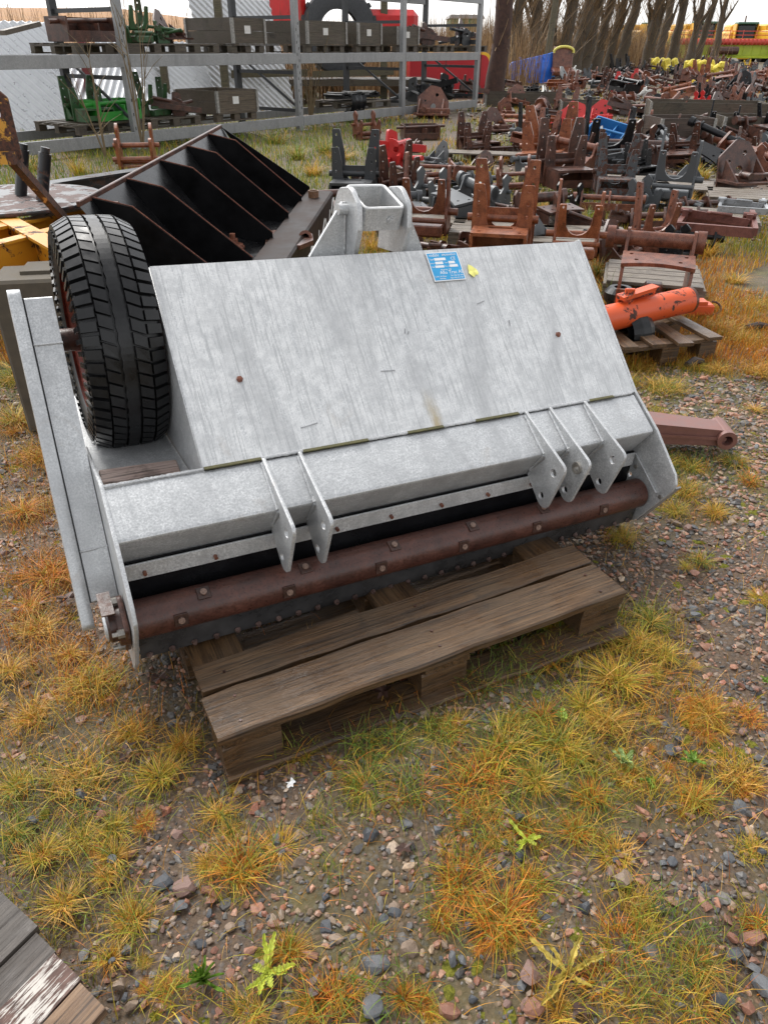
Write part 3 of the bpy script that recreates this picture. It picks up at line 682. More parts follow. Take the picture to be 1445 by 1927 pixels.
def m_stone(attr=True, col=None):
    M = Mt('stone' if attr else 'stone_'+str(col), .55, 0, .5); v = M.co(rand=not attr); f = M.noise(v, 160, 4, .7); g = M.noise(v, 40, 3, .6)
    base = M.attr('col') if attr else None
    if base is None: c = M.ramp(g, [(.3, tuple(x*.6 for x in col)), (.7, tuple(x*1.25 for x in col))])
    else: c = base
    c = M.mix(M.ramp(f, [(.35, .45), (.6, 0)]), c, (.03, .026, .024)); c = M.mix(M.ramp(f, [(.62, 0), (.75, .35)]), c, (.45, .42, .38))
    return M.set(c, M.ramp(g, [(.3, .35), (.7, .7)]), None, f, .4, .002)
def vnoise(x, y, s, seed=0):
    """smooth value noise in [0, 1]"""
    r = np.random.default_rng(seed); G = r.random((64, 64)); X, Y = x*s+500, y*s+500
    i, j = np.floor(X).astype(int), np.floor(Y).astype(int); fx, fy = X-i, Y-j; fx = fx*fx*(3-2*fx); fy = fy*fy*(3-2*fy)
    g = lambda a, b: G[a % 64, b % 64]
    return (g(i, j)*(1-fx)+g(i+1, j)*fx)*(1-fy)+(g(i, j+1)*(1-fx)+g(i+1, j+1)*fx)*fy
def fbm(x, y, s, seed=0): return .55*vnoise(x, y, s, seed)+.3*vnoise(x, y, s*2.1, seed+1)+.15*vnoise(x, y, s*4.3, seed+2)
# tussocks seen in the photograph: pixel of the foot, radius in pixels, colour (o orange, y straw, l lime, g green)
TUFTS = [(455, 1635, 85, 'o'), (690, 1480, 85, 'l'), (770, 1490, 70, 'o'), (830, 1385, 60, 'l'), (900, 1470, 90, 'o'), (950, 1410, 85, 'l'), (870, 1660, 85, 'o'), (940, 1730, 95, 'o'), (890, 1545, 70, 'o'), (1010, 1470, 70, 'l'),
 (1110, 1500, 65, 'o'), (1140, 1360, 60, 'y'), (1085, 1565, 65, 'o'), (1180, 1460, 55, 'y'), (1325, 1335, 60, 'o'), (1390, 1460, 65, 'y'), (1310, 1505, 65, 'o'), (1205, 1715, 60, 'y'), (1175, 1785, 75, 'o'), (1310, 1815, 65, 'y'),
 (1215, 1905, 75, 'o'), (1410, 1600, 45, 'l'), (625, 1645, 45, 'o'), (540, 1790, 60, 'o'), (620, 1880, 80, 'o'), (250, 1730, 70, 'y'), (140, 1470, 80, 'y'), (175, 1290, 80, 'l'), (95, 1080, 75, 'o'), (45, 960, 60, 'o'), (30, 790, 60, 'l'),
 (300, 1460, 70, 'l'), (80, 1610, 70, 'l'), (215, 1560, 60, 'l'), (345, 1400, 55, 'y'), (60, 1350, 60, 'y'), (120, 1700, 70, 'y'), (1345, 965, 45, 'y'), (1250, 735, 50, 'y'), (1275, 810, 55, 'y'), (1225, 790, 45, 'y'), (1300, 690, 45, 'l'), (1350, 695, 40, 'y'),
 (1420, 770, 35, 'y'), (1410, 905, 40, 'o'), (1320, 1055, 35, 'g'), (1225, 1170, 60, 'g'), (1160, 1280, 80, 'l'), (1100, 1330, 70, 'l'), (1050, 1400, 75, 'l'), (1020, 1350, 60, 'o'), (1080, 1420, 60, 'l'), (740, 1400, 60, 'l'), (690, 1410, 55, 'g'),
 (1185, 1210, 55, 'l'), (1250, 1230, 50, 'l'), (1290, 930, 45, 'y'), (1340, 580, 45, 'y'), (1380, 530, 45, 'y'), (1300, 560, 45, 'l'), (1420, 580, 40, 'y'), (1400, 640, 40, 'l'), (1260, 660, 40, 'l'), (1360, 620, 40, 'y'), (1200, 690, 35, 'y'), (1180, 720, 35, 'g'),
 (990, 1560, 60, 'o'), (1000, 1660, 60, 'o'), (830, 1730, 50, 'o'), (1130, 1850, 70, 'o'), (1050, 1900, 60, 'y'), (760, 1880, 60, 'o'), (470, 1905, 60, 'y'), (330, 1880, 60, 'o'), (200, 1650, 50, 'y'), (30, 1480, 60, 'l'), (30, 1570, 60, 'g'), (90, 860, 55, 'y'),
 (40, 700, 60, 'l'), (70, 1180, 60, 'y'), (130, 1230, 55, 'y'), (20, 1260, 60, 'y'), (250, 1380, 60, 'y'), (560, 1420, 45, 'l'), (600, 1560, 45, 'y'), (1060, 1180, 60, 'y'), (1100, 1150, 50, 'y'), (1010, 1170, 45, 'o'), (960, 1250, 60, 'o'), (900, 1290, 50, 'o'), (1030, 1240, 55, 'o'),
 (1410, 1350, 45, 'o'), (1430, 1120, 35, 'y'), (1380, 870, 40, 'l'), (1300, 880, 50, 'y'), (1240, 880, 50, 'y'), (1270, 960, 45, 'l'), (1170, 1010, 40, 'l'), (1430, 700, 40, 'y'), (1310, 1890, 70, 'o'), (1420, 1740, 55, 'o'), (1245, 1850, 60, 'y'), (700, 1760, 45, 'o'), (410, 1530, 55, 'y'), (150, 1580, 60, 'l')]
tf = np.array([tuple(gz(a, b))[:2] for a, b, _, _ in TUFTS]); tr_ = np.array([r/pxm(gz(a, b)) for a, b, r, _ in TUFTS])
def grassy(x, y):
    """share of ground covered by turf, 0..1"""
    g = fbm(x, y, 1.3, 11)
    d = np.full(x.shape, 9.)
    for (cx_, cy_), r in zip(tf, tr_): d = np.minimum(d, np.hypot(x-cx_, y-cy_)/(r*1.1))
    near = np.clip(1.25-d, 0, 1)
    px, py = topx(np.stack([x, y, 0*x], -1))
    road = np.clip((px-(1270+.03*(py-700)))/140, 0, 1)*np.clip((py-700)/80, 0, 1)     # gravel lane at the right
    bare = np.clip(1-np.hypot((px-1290)/190, (py-1610)/120), 0, 1)+np.clip(1-np.hypot((px-640)/190, (py-1690)/170), 0, 1)*.7
    far = np.clip((y-3.2)/1.5, 0, 1)
    left = np.clip((340-px)/200, 0, 1)*np.clip((py-650)/100, 0, 1)*.36
    return np.clip(near+np.clip((g-.475)*2.6, 0, 1)*.6+left+far*.5-road*.9-bare*.8, 0, 1)
rng = np.random.default_rng(3)
# gravel: density falls under turf and with distance
def scatter(n, x0, x1, y0, y1): return rng.uniform(x0, x1, n), rng.uniform(y0, y1, n)
def in_view(x, y, pad=750):
    px, py = topx(np.stack([x, y, 0*x], -1)); return (px > -pad) & (px < 1445+pad) & (py > 0) & (py < 1927+pad*.6)
X, Y = scatter(225000, -3.4, 4.8, .25, 5.2); k = in_view(X, Y) & (in_view(X, Y, 60) | (rng.random(len(X)) < .16)) & (rng.random(len(X)) < (1.02-.85*grassy(X, Y))*np.clip(1.6-Y*.25, .3, 1)); X, Y = X[k], Y[k]
S = .0026+.0065*rng.random(len(X))**2.2+np.where(rng.random(len(X)) < .07, .006, 0); S *= np.clip(.75+.18*Y, .8, 1.4)
P = np.stack([X, Y, gh(X, Y)+S*.2], 1); V, T = stones(P, S, rng)
STONEC = STONEC*np.array([1.12, 1.0, .88]); pick = rng.choice(len(STONEC), len(X), p=[.15, .13, .09, .15, .14, .10, .09, .03, .04, .08]); colr = STONEC[pick]*rng.uniform(.5, 1.15, (len(X), 1)); colr = colr*.95+np.array([.10, .075, .055])*.15
g = link('gravel', tri_mesh('gravel', V, T, np.repeat(colr, 12, 0)), m_stone()); g['kind'] = 'stuff'; g['label'] = 'loose mixed grey and pink gravel covering the yard'; g['category'] = 'gravel'
# larger stones, each its own
STV = []
def rock(seed):
    r = np.random.default_rng(seed); bm = bmesh.new(); bmesh.ops.create_icosphere(bm, subdivisions=2, radius=1.)
    V = np.array([v.co[:] for v in bm.verts]); F = np.array([[v.index for v in f.verts] for f in bm.faces]); bm.free()
    for k in range(16):
        n = r.normal(size=3); n /= np.linalg.norm(n); d = r.uniform(.38, .72); h = V @ n; V = V-np.outer(np.clip(h-d, 0, None), n)
    V = V*np.array([r.uniform(.95, 1.35), r.uniform(.75, 1.05), r.uniform(.5, .75)])+r.normal(0, .012, V.shape)
    return V, F
for kx in range(9): STV.append(rock(50+kx))
SCOL = {'dark grey': (.060, .066, .076), 'pale grey': (.12, .125, .132), 'pinkish': (.24, .14, .11), 'tan': (.28, .20, .14), 'orange brown': (.26, .11, .065)}
STM = {}
for kx, (V, T) in enumerate(STV):
    for cn, cc in SCOL.items():
        me = tri_mesh('stone', V, T); me.materials.append(STM.setdefault(cn+'m', None) or STM.__setitem__(cn+'m', m_stone(False, cc)) or STM[cn+'m']); STM[(kx, cn)] = me
BIG = [(713, 1820, 30, 'pale grey'), (697, 1895, 32, 'pale grey'), (310, 1665, 25, 'dark grey'), (697, 1578, 24, 'dark grey'), (350, 1675, 28, 'pinkish'), (770, 1790, 22, 'tan'), (1170, 1658, 32, 'tan'), (1000, 1838, 30, 'pinkish'), (1005, 1902, 26, 'orange brown'),
       (1355, 1885, 28, 'dark grey'), (1432, 1850, 28, 'pale grey'), (1262, 1414, 18, 'dark grey'), (612, 1748, 18, 'dark grey'), (340, 1706, 18, 'pale grey'), (484, 1507, 18, 'tan'), (568, 1573, 20, 'tan'), (840, 1900, 22, 'orange brown'), (1415, 1770, 24, 'orange brown'),
       (1100, 1712, 20, 'dark grey'), (745, 1720, 16, 'dark grey'), (195, 1535, 18, 'orange brown'), (60, 1545, 16, 'dark grey'), (765, 1550, 14, 'pale grey'), (1325, 1672, 16, 'dark grey'), (1390, 1520, 16, 'pale grey'), (1150, 1640, 14, 'pinkish'), (880, 1745, 14, 'pale grey'), (1380, 1800, 20, 'dark grey'),
       (225, 1855, 20, 'tan'), (240, 1790, 18, 'pale grey'), (155, 1500, 18, 'dark grey'), (210, 1620, 14, 'pale grey'), (1240, 1710, 14, 'dark grey'), (1405, 1900, 24, 'orange brown'), (950, 1860, 18, 'tan'), (975, 1540, 18, 'dark grey')]
MARKS = [(505, 1838, 'the lime yellow weed'), (1065, 1840, 'the ochre weed'), (990, 1590, 'the pale lime weed'), (385, 1852, 'the narrow leaved green weed'), (1172, 1440, 'the grey green weed cushion'), (1300, 1440, 'the green weed by the dark tuft'), (1218, 1478, 'the tiny green weed'), (1440, 1290, 'the weed at the right edge'), (548, 1477, 'the white petal'), (612, 1614, 'the cream petal'),
  (420, 1430, 'the near corner of the wooden pallet'), (1176, 1150, 'the right corner of the wooden pallet'), (820, 1300, 'the middle block of the wooden pallet'), (585, 1860, 'the reddish brown leaf'), (1095, 1905, 'the torn brown leaf'), (240, 1415, 'the curled brown leaf'), (300, 1280, 'the leaf beside the pallet'), (757, 1352, 'the crumpled dark leaf'), (170, 1700, 'the old board platform'), (60, 1900, 'the peeling board'), (185, 1180, 'the roller bearing'), (70, 800, 'the wheel arm of the mower'), (60, 620, 'the concrete block'),
  (1390, 830, 'the end of the brown steel arm'), (1240, 850, 'the middle of the brown steel arm'), (1240, 940, 'the far end plate of the mower'), (1325, 650, 'the corner of the slatted pallet'), (1300, 560, 'the end of the orange cylinder'), (1425, 622, 'the stick at the right edge'), (1305, 690, 'the rotten stick'), (1345, 425, 'the open red frame'), (1355, 1885, 'the large dark stone at the bottom right'), (713, 1820, 'the long pale stone'), (1170, 1658, 'the large tan stone'), (310, 1665, 'the dark stone left of centre'), (860, 1700, 'the big orange tussock'), (455, 1640, 'the round orange tussock')]
LABELS = set()
def unique_label(px, py, what, verb, marks=None, group=''):
    """say which one by the nearest landmarks and the side it lies on"""
    near = sorted(marks or MARKS, key=lambda m: (m[0]-px)**2+((m[1]-py)*1.3)**2)[:9]; first = None
    for adv in ('', 'just ', 'further '):
        for (x, y, nm) in near:
            dx, dy = px-x, py-y; dist = hypot(dx, dy)
            if dist < 1: continue
            if (adv == 'just ' and dist > 90) or (adv == 'further ' and dist < 110): continue
            d = ('right of' if dx > 0 else 'left of') if abs(dx) > abs(dy)*1.3 else ('in front of' if dy > 0 else 'behind') if abs(dy) > abs(dx)*1.3 else ('front right of' if dx > 0 and dy > 0 else 'front left of' if dy > 0 else 'back right of' if dx > 0 else 'back left of')
            t = '%s %s %s%s %s' % (what, verb, adv, d, nm); first = first or t
            if len(t.split()) > 16 or t in LABELS: continue
            LABELS.add(t); return t
    return first
def place_words(px, py):
    if py < 500: return 'among the scrap rows of the yard'
    if py < 900: return 'beside the gravel lane right of the mower'
    if px < 360 and py < 1330: return 'on the ground left of the mower'
    if py < 1330: return 'on the gravel lane right of the pallet'
    return ('near the old board platform' if px < 330 else 'in front of the wooden pallet' if px < 1000 else 'at the lower right of the yard')
def add_stone(px, py, r, cn):
    p = gz(px, py); s = r/pxm(p); kx = random.randrange(9)
    o = link('stone', STM[(kx, cn)], None, None, (p.x, p.y, s*.25), (random.uniform(-.2, .2), random.uniform(-.2, .2), random.uniform(0, 6.3)), s)
    tag(o, unique_label(px, py, cn+' stone', ''.join(['lying'])), 'stone', 'larger stones '+place_words(px, py))
for b in BIG: add_stone(*b)
rs = random.Random(12); cnt = 0
while cnt < 250:
    px, py = rs.uniform(0, 1445), rs.uniform(720, 1925)
    if 100 < px < 1280 and py < 1480-.28*(px-350): continue
    p = gz(px, py)
    if float(grassy(np.array([p.x]), np.array([p.y]))[0]) > .55 or (px < 200 and py > 1650): continue
    add_stone(px, py, rs.choice([5, 6, 7, 8, 9, 11, 13])*(.6+py/3000), rs.choice(list(SCOL))); cnt += 1
# grass blades
GC = {'o': [(0.567, 0.18, 0.019), (0.469, 0.132, 0.014), (0.665, 0.255, 0.03), (0.443, 0.208, 0.019)], 'y': [(0.611, 0.327, 0.061), (0.541, 0.257, 0.03), (0.423, 0.267, 0.022), (0.683, 0.416, 0.114)], 'l': [(0.389, 0.327, 0.025), (0.503, 0.389, 0.043), (0.251, 0.256, 0.022), (0.549, 0.307, 0.039)], 'g': [(0.123, 0.198, 0.024), (0.19, 0.253, 0.033), (0.269, 0.286, 0.043), (0.336, 0.242, 0.048)]}
def blades(P, L, Wd, az, lean, colr, rng, seg=3):
    """curved blades; P foot, L length, az heading, lean 0 upright .. 1.4 flat"""
    n = len(P); lv = []; d = np.stack([np.cos(az), np.sin(az), 0*az], 1); side = np.stack([-np.sin(az), np.cos(az), 0*az], 1)
    p = P.copy(); ang = lean*.45; tw = rng.uniform(-.6, .6, n)
    for i in range(seg+1):
        t = i/seg; w = Wd*(1-t)**.6 if i < seg else Wd*0
        sd = side*np.cos(tw*t)[:, None]+d*np.sin(tw*t)[:, None]
        if i < seg: lv += [p-sd*w[:, None]/2, p+sd*w[:, None]/2]
        else: lv += [p]
        a = ang+lean*(t*1.1); p = p+(d*np.sin(a)[:, None]+np.array([0, 0, 1.])*np.cos(a)[:, None])*(L/seg)[:, None]
        p[:, 2] = np.maximum(p[:, 2], P[:, 2]+.003)
    m = len(lv); V = np.stack(lv, 1).reshape(-1, 3); T = []
    for i in range(seg-1): T += [(2*i, 2*i+1, 2*i+3), (2*i, 2*i+3, 2*i+2)]
    T += [(2*seg-2, 2*seg-1, 2*seg)]
    T = (np.array(T)[None]+(np.arange(n)*m)[:, None, None]).reshape(-1, 3)
    return V, T, np.repeat(colr, m, 0)
def m_blade():
    M = Mt('grass_blade', .5, 0, .3); c = M.attr('col'); M.set(c)
    tr = nd(M.nt, 'ShaderNodeBsdfTranslucent', {'Color': c}); mx = nd(M.nt, 'ShaderNodeMixShader', {0: .3, 1: M.b.outputs[0], 2: tr.outputs[0]})
    M.nt.links.new(mx.outputs[0], M.out.inputs[0]); return M.m
BLADE = m_blade()
TV = {}
for kind in 'oylg':
    for v_ in range(4):
        r = np.random.default_rng(ord(kind)*10+v_); n = (150, 230, 190, 260)[v_]
        a = r.uniform(0, 2*pi, n); rad = (.2, .45, .3, .7)[v_]*r.random(n)**.75
        P = np.stack([rad*np.cos(a), rad*np.sin(a), -.02+0*a], 1); az = a+r.normal(0, (.5, 1.0, .8, 1.6)[v_], n)
        lean = np.clip(.35+1.1*r.random(n)**.7, .1, 1.5); L = .40+.95*r.random(n)**1.2
        pal = np.array(GC[kind]); c = pal[r.integers(0, 4, n)]*r.uniform(.4, 1.35, (n, 1))
        other = np.array(GC['l' if kind in 'oy' else 'y']); sw = r.random(n) < .2; c[sw] = other[r.integers(0, 4, sw.sum())]
        V, T, C = blades(P, L, r.uniform(.016, .032, n), az, lean, c, r, 4)
        me = tri_mesh('grass_tuft', V, T, C); me.materials.append(BLADE); TV[(kind, v_)] = me
CNAME = {'o': 'orange brown', 'y': 'straw coloured', 'l': 'yellow green', 'g': 'fresh green'}
def add_tuft(px, py, r, kind, rr):
    p = gz(px, py); s = r/pxm(p)*.95
    o = link('grass_tuft', TV[(kind, rr.randrange(4))], None, None, (p.x, p.y, -.004), (0, 0, rr.uniform(0, 6.28)), (s*rr.uniform(.75, 1.2), s*rr.uniform(.75, 1.2), s*rr.uniform(.30, .55)))
    tag(o, unique_label(px, py, CNAME[kind]+' grass tuft', 'growing'), 'grass tuft', 'grass tufts '+place_words(px, py))
rr = random.Random(5)
for t in TUFTS: add_tuft(*t, rr)
for (px, py, r_, kd) in ((1140, 560, 55, 'g'), (1122, 520, 50, 'g'), (1152, 500, 40, 'y'), (1170, 605, 45, 'g'), (700, 470, 40, 'y'), (733, 455, 40, 'l'), (1290, 395, 45, 'y'), (1250, 425, 45, 'y'), (1310, 335, 40, 'l'), (1330, 480, 50, 'y'), (1105, 420, 40, 'g'), (890, 335, 40, 'l'), (1180, 385, 34, 'g'), (770, 420, 36, 'y'), (860, 430, 36, 'y'), (1020, 400, 36, 'y'), (1010, 300, 34, 'g'), (560, 300, 45, 'g'), (610, 290, 45, 'g'), (520, 270, 45, 'g'), (640, 300, 40, 'y'), (590, 330, 50, 'y'), (120, 400, 50, 'y'), (680, 250, 36, 'g'), (150, 330, 45, 'l'), (60, 320, 45, 'g')):
    add_tuft(px, py, r_, kd, rr)
    o_t = bpy.data.objects[-1] if False else [o for o in COL.objects][-1]; o_t.scale.z *= 1.9
cnt = 0
while cnt < 110:
    px, py = rr.uniform(-20, 1460), rr.uniform(560, 1925)
    if 60 < px < 1290 and py < 1500-.28*(px-350): continue
    if px < 210 and py > 1640: continue
    p = gz(px, py); gk = float(grassy(np.array([p.x]), np.array([p.y]))[0])
    if gk < .25: continue
    add_tuft(px, py, rr.choice([16, 22, 28, 36, 52])*(.55+py/3000), rr.choice('ooyyll'), rr); cnt += 1
# low turf between the tussocks
def turf(n, x0, x1, y0, y1, lmin, lmax, wd, seed, gfun, pal=None, flat=.3):
    r = np.random.default_rng(seed); X = r.uniform(x0, x1, n); Y = r.uniform(y0, y1, n)
    k = in_view(X, Y) & (in_view(X, Y, 60) | (r.random(n) < .25)) & (r.random(n) < gfun(X, Y)); X, Y = X[k], Y[k]; n = len(X)
    P = np.stack([X, Y, gh(X, Y)*(Y < 40)-.002], 1); L = r.uniform(lmin, lmax, n); h = fbm(X, Y, 1.1, 31); h2 = fbm(X, Y, 3., 33)
    seq = np.array(sum([GC[c] for c in ('g', 'l', 'y', 'o')], []))
    q = np.clip((h-.28)/.44, 0, .999)*.75+np.clip((h2-.3)/.4, 0, 1)*.25 if pal is None else pal(X, Y, r)
    ci = np.clip((q*16+r.normal(0, 2.6, n)).astype(int), 0, 15); c = seq[ci]*r.uniform(.4, 1.2, (n, 1))
    return blades(P, L, r.uniform(.6, 1.3, n)*wd, r.uniform(0, 2*pi, n), r.uniform(flat, max(1.35, flat+.5), n), c, r, 3)
parts_ = [turf(600000, -3.4, 4.4, .3, 5.0, .014, .065, .0019, 1, lambda x, y: np.clip(grassy(x, y)*.85-.08, 0, 1)),
          turf(90000, -3.4, 4.4, .3, 4.2, .03, .10, .0014, 2, lambda x, y: .25+.35*grassy(x, y), lambda x, y, r: r.uniform(.45, .95, len(x)), flat=.9),
          turf(210000, -3.4, 4.4, .3, 4.6, .04, .11, .0022, 6, lambda x, y: np.clip(grassy(x, y)*1.1-.35, 0, 1), flat=1.)]
V = []; T = []; C = []; o_ = 0
for a, b, c in parts_: V.append(a); T.append(b+o_); C.append(c); o_ += len(a)
g = link('grass', tri_mesh('grass', np.concatenate(V), np.concatenate(T), np.concatenate(C)), BLADE); g['kind'] = 'stuff'; g['label'] = 'thin low autumn grass between the stones in the foreground'; g['category'] = 'grass'
# moss cushions in the damp soil
def m_moss():
    M = Mt('moss', .9, 0, .1); v = M.co(rand=True); f = M.noise(v, 120, 4, .7); M.set(M.ramp(f, [(.3, (.03, .035, .006)), (.7, (.20, .19, .03))]), None, None, f, 1., .004); return M.m
X = rng.uniform(-3.2, 4.2, 9000); Y = rng.uniform(.3, 4.5, 9000); k = in_view(X, Y) & (fbm(X, Y, 2.2, 71) > .56); X, Y = X[k], Y[k]
V, T = stones(np.stack([X, Y, gh(X, Y)-.004], 1), rng.uniform(.006, .022, len(X)), rng)
V[:, 2] = gh(V[:, 0], V[:, 1])+(V[:, 2]-gh(V[:, 0], V[:, 1]))*.35
g = link('moss', tri_mesh('moss', V, T), m_moss()); g['kind'] = 'stuff'; g['label'] = 'yellow green moss growing in the damp soil'; g['category'] = 'moss'
# rosette weeds
def leaf_mesh(L, W, teeth, seed, curl=.3):
    r = random.Random(seed); n = teeth*2; vs = []; fs = []
    for i in range(n+1):
        t = i/n; w = W*(sin(pi*min(1, .12+t*.9))**.6)*(1 if i % 2 else .45)*(.35+.75*t)+.0015; z = .02*sin(t*2.2)*L*4*curl+.004
        x = L*t-(0 if i % 2 else .0); vs += [(x, -w, z+.004), (x, 0, z), (x, w, z+.004)]
    for i in range(n): a = i*3; fs += [(a, a+3, a+4, a+1), (a+1, a+4, a+5, a+2)]
    return MB().add(vs, fs).mesh('leaf')
LIME = m_plain('lime_leaf', (.36, .40, .045), .45, 0, .3, 40); LEAFG = m_plain('green_leaf', (.14, .24, .03), .45, 0, .3, 40); OCHRE = m_plain('ochre_leaf', (.36, .27, .05), .5, 0, .5, 40)
def weed(px, py, R, mat, nl, teeth, wf, label, seed, cat='weed', lift=.2):
    p = gz(px, py); s = R/pxm(p); r = random.Random(seed); t = thing('rosette_weed', label, cat, (p.x, p.y, .004))
    for k in range(nl):
        me = leaf_mesh(s*r.uniform(.45, 1.15), s*wf*r.uniform(.6, 1.1), teeth, seed+k, r.uniform(.1, .5)); noisy(me, s*.05, 3/s, seed+k)
        link('leaf', me, mat, t, (0, 0, .004), (0, -r.uniform(lift*.3, lift*1.5), 2*pi*k/nl+r.uniform(-.6, .6)))
    return t
weed(505, 1838, 70, LIME, 8, 6, .14, 'lime yellow rosette weed with toothed leaves in front of the pallet', 1)
weed(1065, 1840, 78, OCHRE, 7, 5, .09, 'sprawling ochre yellow rosette weed with narrow leaves at the bottom', 2)
weed(990, 1590, 45, LIME, 6, 4, .12, 'pale lime weed among orange grass tufts right of centre', 3)
weed(385, 1852, 55, LEAFG, 26, 2, .06, 'dense green tuft of narrow weed leaves near the bottom left', 4, lift=.8)
weed(1172, 1440, 28, m_plain('pale_green_leaf', (.26, .34, .12), .6, 0, .3, 60), 18, 3, .2, 'small pale grey green weed cushion on the soil right of centre', 5, lift=.5)
weed(1300, 1440, 26, LEAFG, 9, 3, .2, 'small green weed growing beside a dark grass tuft at right', 6, lift=.6)
weed(1218, 1478, 20, LEAFG, 7, 3, .25, 'tiny bright green weed on bare soil at right', 7, lift=.5)
weed(1055, 1355, 26, m_plain('bright_leaf', (.26, .36, .05), .5, 0, .3, 60), 7, 3, .28, 'small bright green weed in the turf right of the pallet corner', 8, lift=.5)
weed(1440, 1290, 22, LEAFG, 8, 3, .2, 'low green weed at the far right edge of the gravel', 9, lift=.4)
# fallen brown leaves and a white petal
BROWNL = m_plain('dead_leaf', (.06, .03, .022), .45, 0, .4, 40)
def dead_leaf(px, py, R, label, seed, mat=BROWNL, z=.004, nm='dead_leaf'):
    r = random.Random(seed); p = gz(px, py, z); s = R/pxm(p); vs = [(0, 0, .25)]; n = 12
    for k in range(n): a = 2*pi*k/n; q = .75+.35*sin(5*a+seed)+r.uniform(-.1, .1); vs.append((q*cos(a), q*sin(a)*.75, .12+.35*abs(sin(a*1.5+seed))))
    me = MB().add(vs, [(0, k+1, (k+1) % n+1) for k in range(n)]).mesh(nm)
    tag(link(nm, me, mat, None, p, (r.uniform(-.2, .2), r.uniform(-.2, .2), r.uniform(0, 6)), s), label, 'leaf')
dead_leaf(757, 1352, 26, 'crumpled dark brown leaf below the front edge of the pallet', 1)
dead_leaf(720, 1305, 24, 'dark dead leaf caught under the pallet board', 2, z=.05)
dead_leaf(300, 1280, 24, 'dark brown leaf on the ground left of the pallet', 3)
dead_leaf(240, 1415, 26, 'dark brown curled leaf left of the pallet corner', 4)
dead_leaf(585, 1860, 28, 'reddish brown leaf beside the lime weed', 5)
dead_leaf(1095, 1905, 26, 'torn brown leaf at the bottom right of centre', 6)
dead_leaf(130, 1130, 26, 'dark wet leaf beside the mower arm', 7)
dead_leaf(760, 1600, 20, 'dark leaf on bare soil in front of the pallet', 8)
dead_leaf(548, 1477, 14, 'small white petal on the soil in front of the pallet', 9, m_plain('white_petal', (.8, .8, .8), .5, 0, .05), nm='white_petal')
dead_leaf(612, 1614, 10, 'tiny cream coloured petal on the soil near the middle', 10, m_plain('cream_petal', (.75, .70, .6), .5, 0, .05), nm='white_petal')
# ------------------------------------------------------------------ left neighbours: yellow frame, ribbed black blade, concrete block
GREYP = m_paint('grey_paint', (.075, .08, .085), .72); CONC = m_plain('concrete', (.085, .07, .05), .85, 0, .3, 12); DGREY = m_paint('dark_grey_paint', (.035, .037, .04), .68)
A_, B_, C_, D_ = Vector((-1.64, 4.13, .74)), Vector((-1.39, 6.88, .88)), Vector((-.914, 4.15, .24)), Vector((-.673, 6.93, .38))     # rectangle seen in the photo
blade = thing('plough_blade', 'large black ribbed steel plough blade with rusty bolts lying behind the mower', 'plough blade', (C_.x, C_.y, 0))
def L_(p): return Vector(p)-Vector((C_.x, C_.y, 0))
nz = Vector((0, 0, 1))
def sheet3(name, pts, t, mat, parent):
    a, b, c_ = [Vector(p) for p in pts[:3]]; n = (b-a).cross(c_-a).normalized()*t; k = len(pts)
    vs = [Vector(p) for p in pts]+[Vector(p)-n for p in pts]
    fs = [tuple(range(k)), tuple(range(2*k-1, k-1, -1))]+[(i, k+i, k+(i+1) % k, (i+1) % k) for i in range(k)]
    return MB().add(vs, fs).obj(name, mat, parent)
# curved skin between the upper edge and the foot, made of a bent grid
skn = []; NSK = 12
for i in range(NSK+1):
    t = i/NSK
    for s_ in range(9):
        s = s_/8; p = Vector(A_).lerp(Vector(B_), t)*(1-s)+Vector(C_).lerp(Vector(D_), t)*s
        p.z -= .17*sin(pi*s)+.03*s; skn.append(L_(p))
MB().add(skn, [(i*9+j, (i+1)*9+j, (i+1)*9+j+1, i*9+j+1) for i in range(NSK) for j in range(8)]).obj('curved_skin', m_plain('blade_skin', (.008, .008, .0085), .24, 0, .5, 5, .35), blade, True)
sk_edge = MB().bar(L_(A_), L_(B_), .02, .03, bev=.004).obj('upper_edge', RUST3, blade)
def skin_pt(t, s, up=0.):
    p = Vector(A_).lerp(Vector(B_), t)*(1-s)+Vector(C_).lerp(Vector(D_), t)*s
    p.z -= .17*sin(pi*s)+.03*s; p.z += up; return L_(p)
RIBM = m_plain('rib_black', (.005, .005, .0055), .5, 0, .6, 6, .06)
def t_at(px):
    return min((abs(float(topx(np.array([tuple(A_.lerp(B_, k/200))]))[0][0])-px), k/200) for k in range(201))[1]
for t in [t_at(x) for x in (237, 300, 350, 391)]+[.06]:
    top0, bot0 = Vector(A_).lerp(Vector(B_), t), Vector(C_).lerp(Vector(D_), t)
    poly = [L_(top0)+Vector((0, 0, .0)), L_(top0.lerp(bot0, .30))+Vector((0, 0, .10)), L_(bot0)+Vector((0, 0, .03)), L_(bot0)-Vector((0, 0, .06))]+[skin_pt(t, s, -.01) for s in (.75, .5, .25)]
    rb = sheet3('rib', poly, .014, RIBM, blade)
    MB().tube([poly[0]+Vector((0, 0, .003)), poly[1]+Vector((0, 0, .003)), poly[2]+Vector((0, 0, .003))], .0045, 6).obj('worn_edge', RUST, rb)
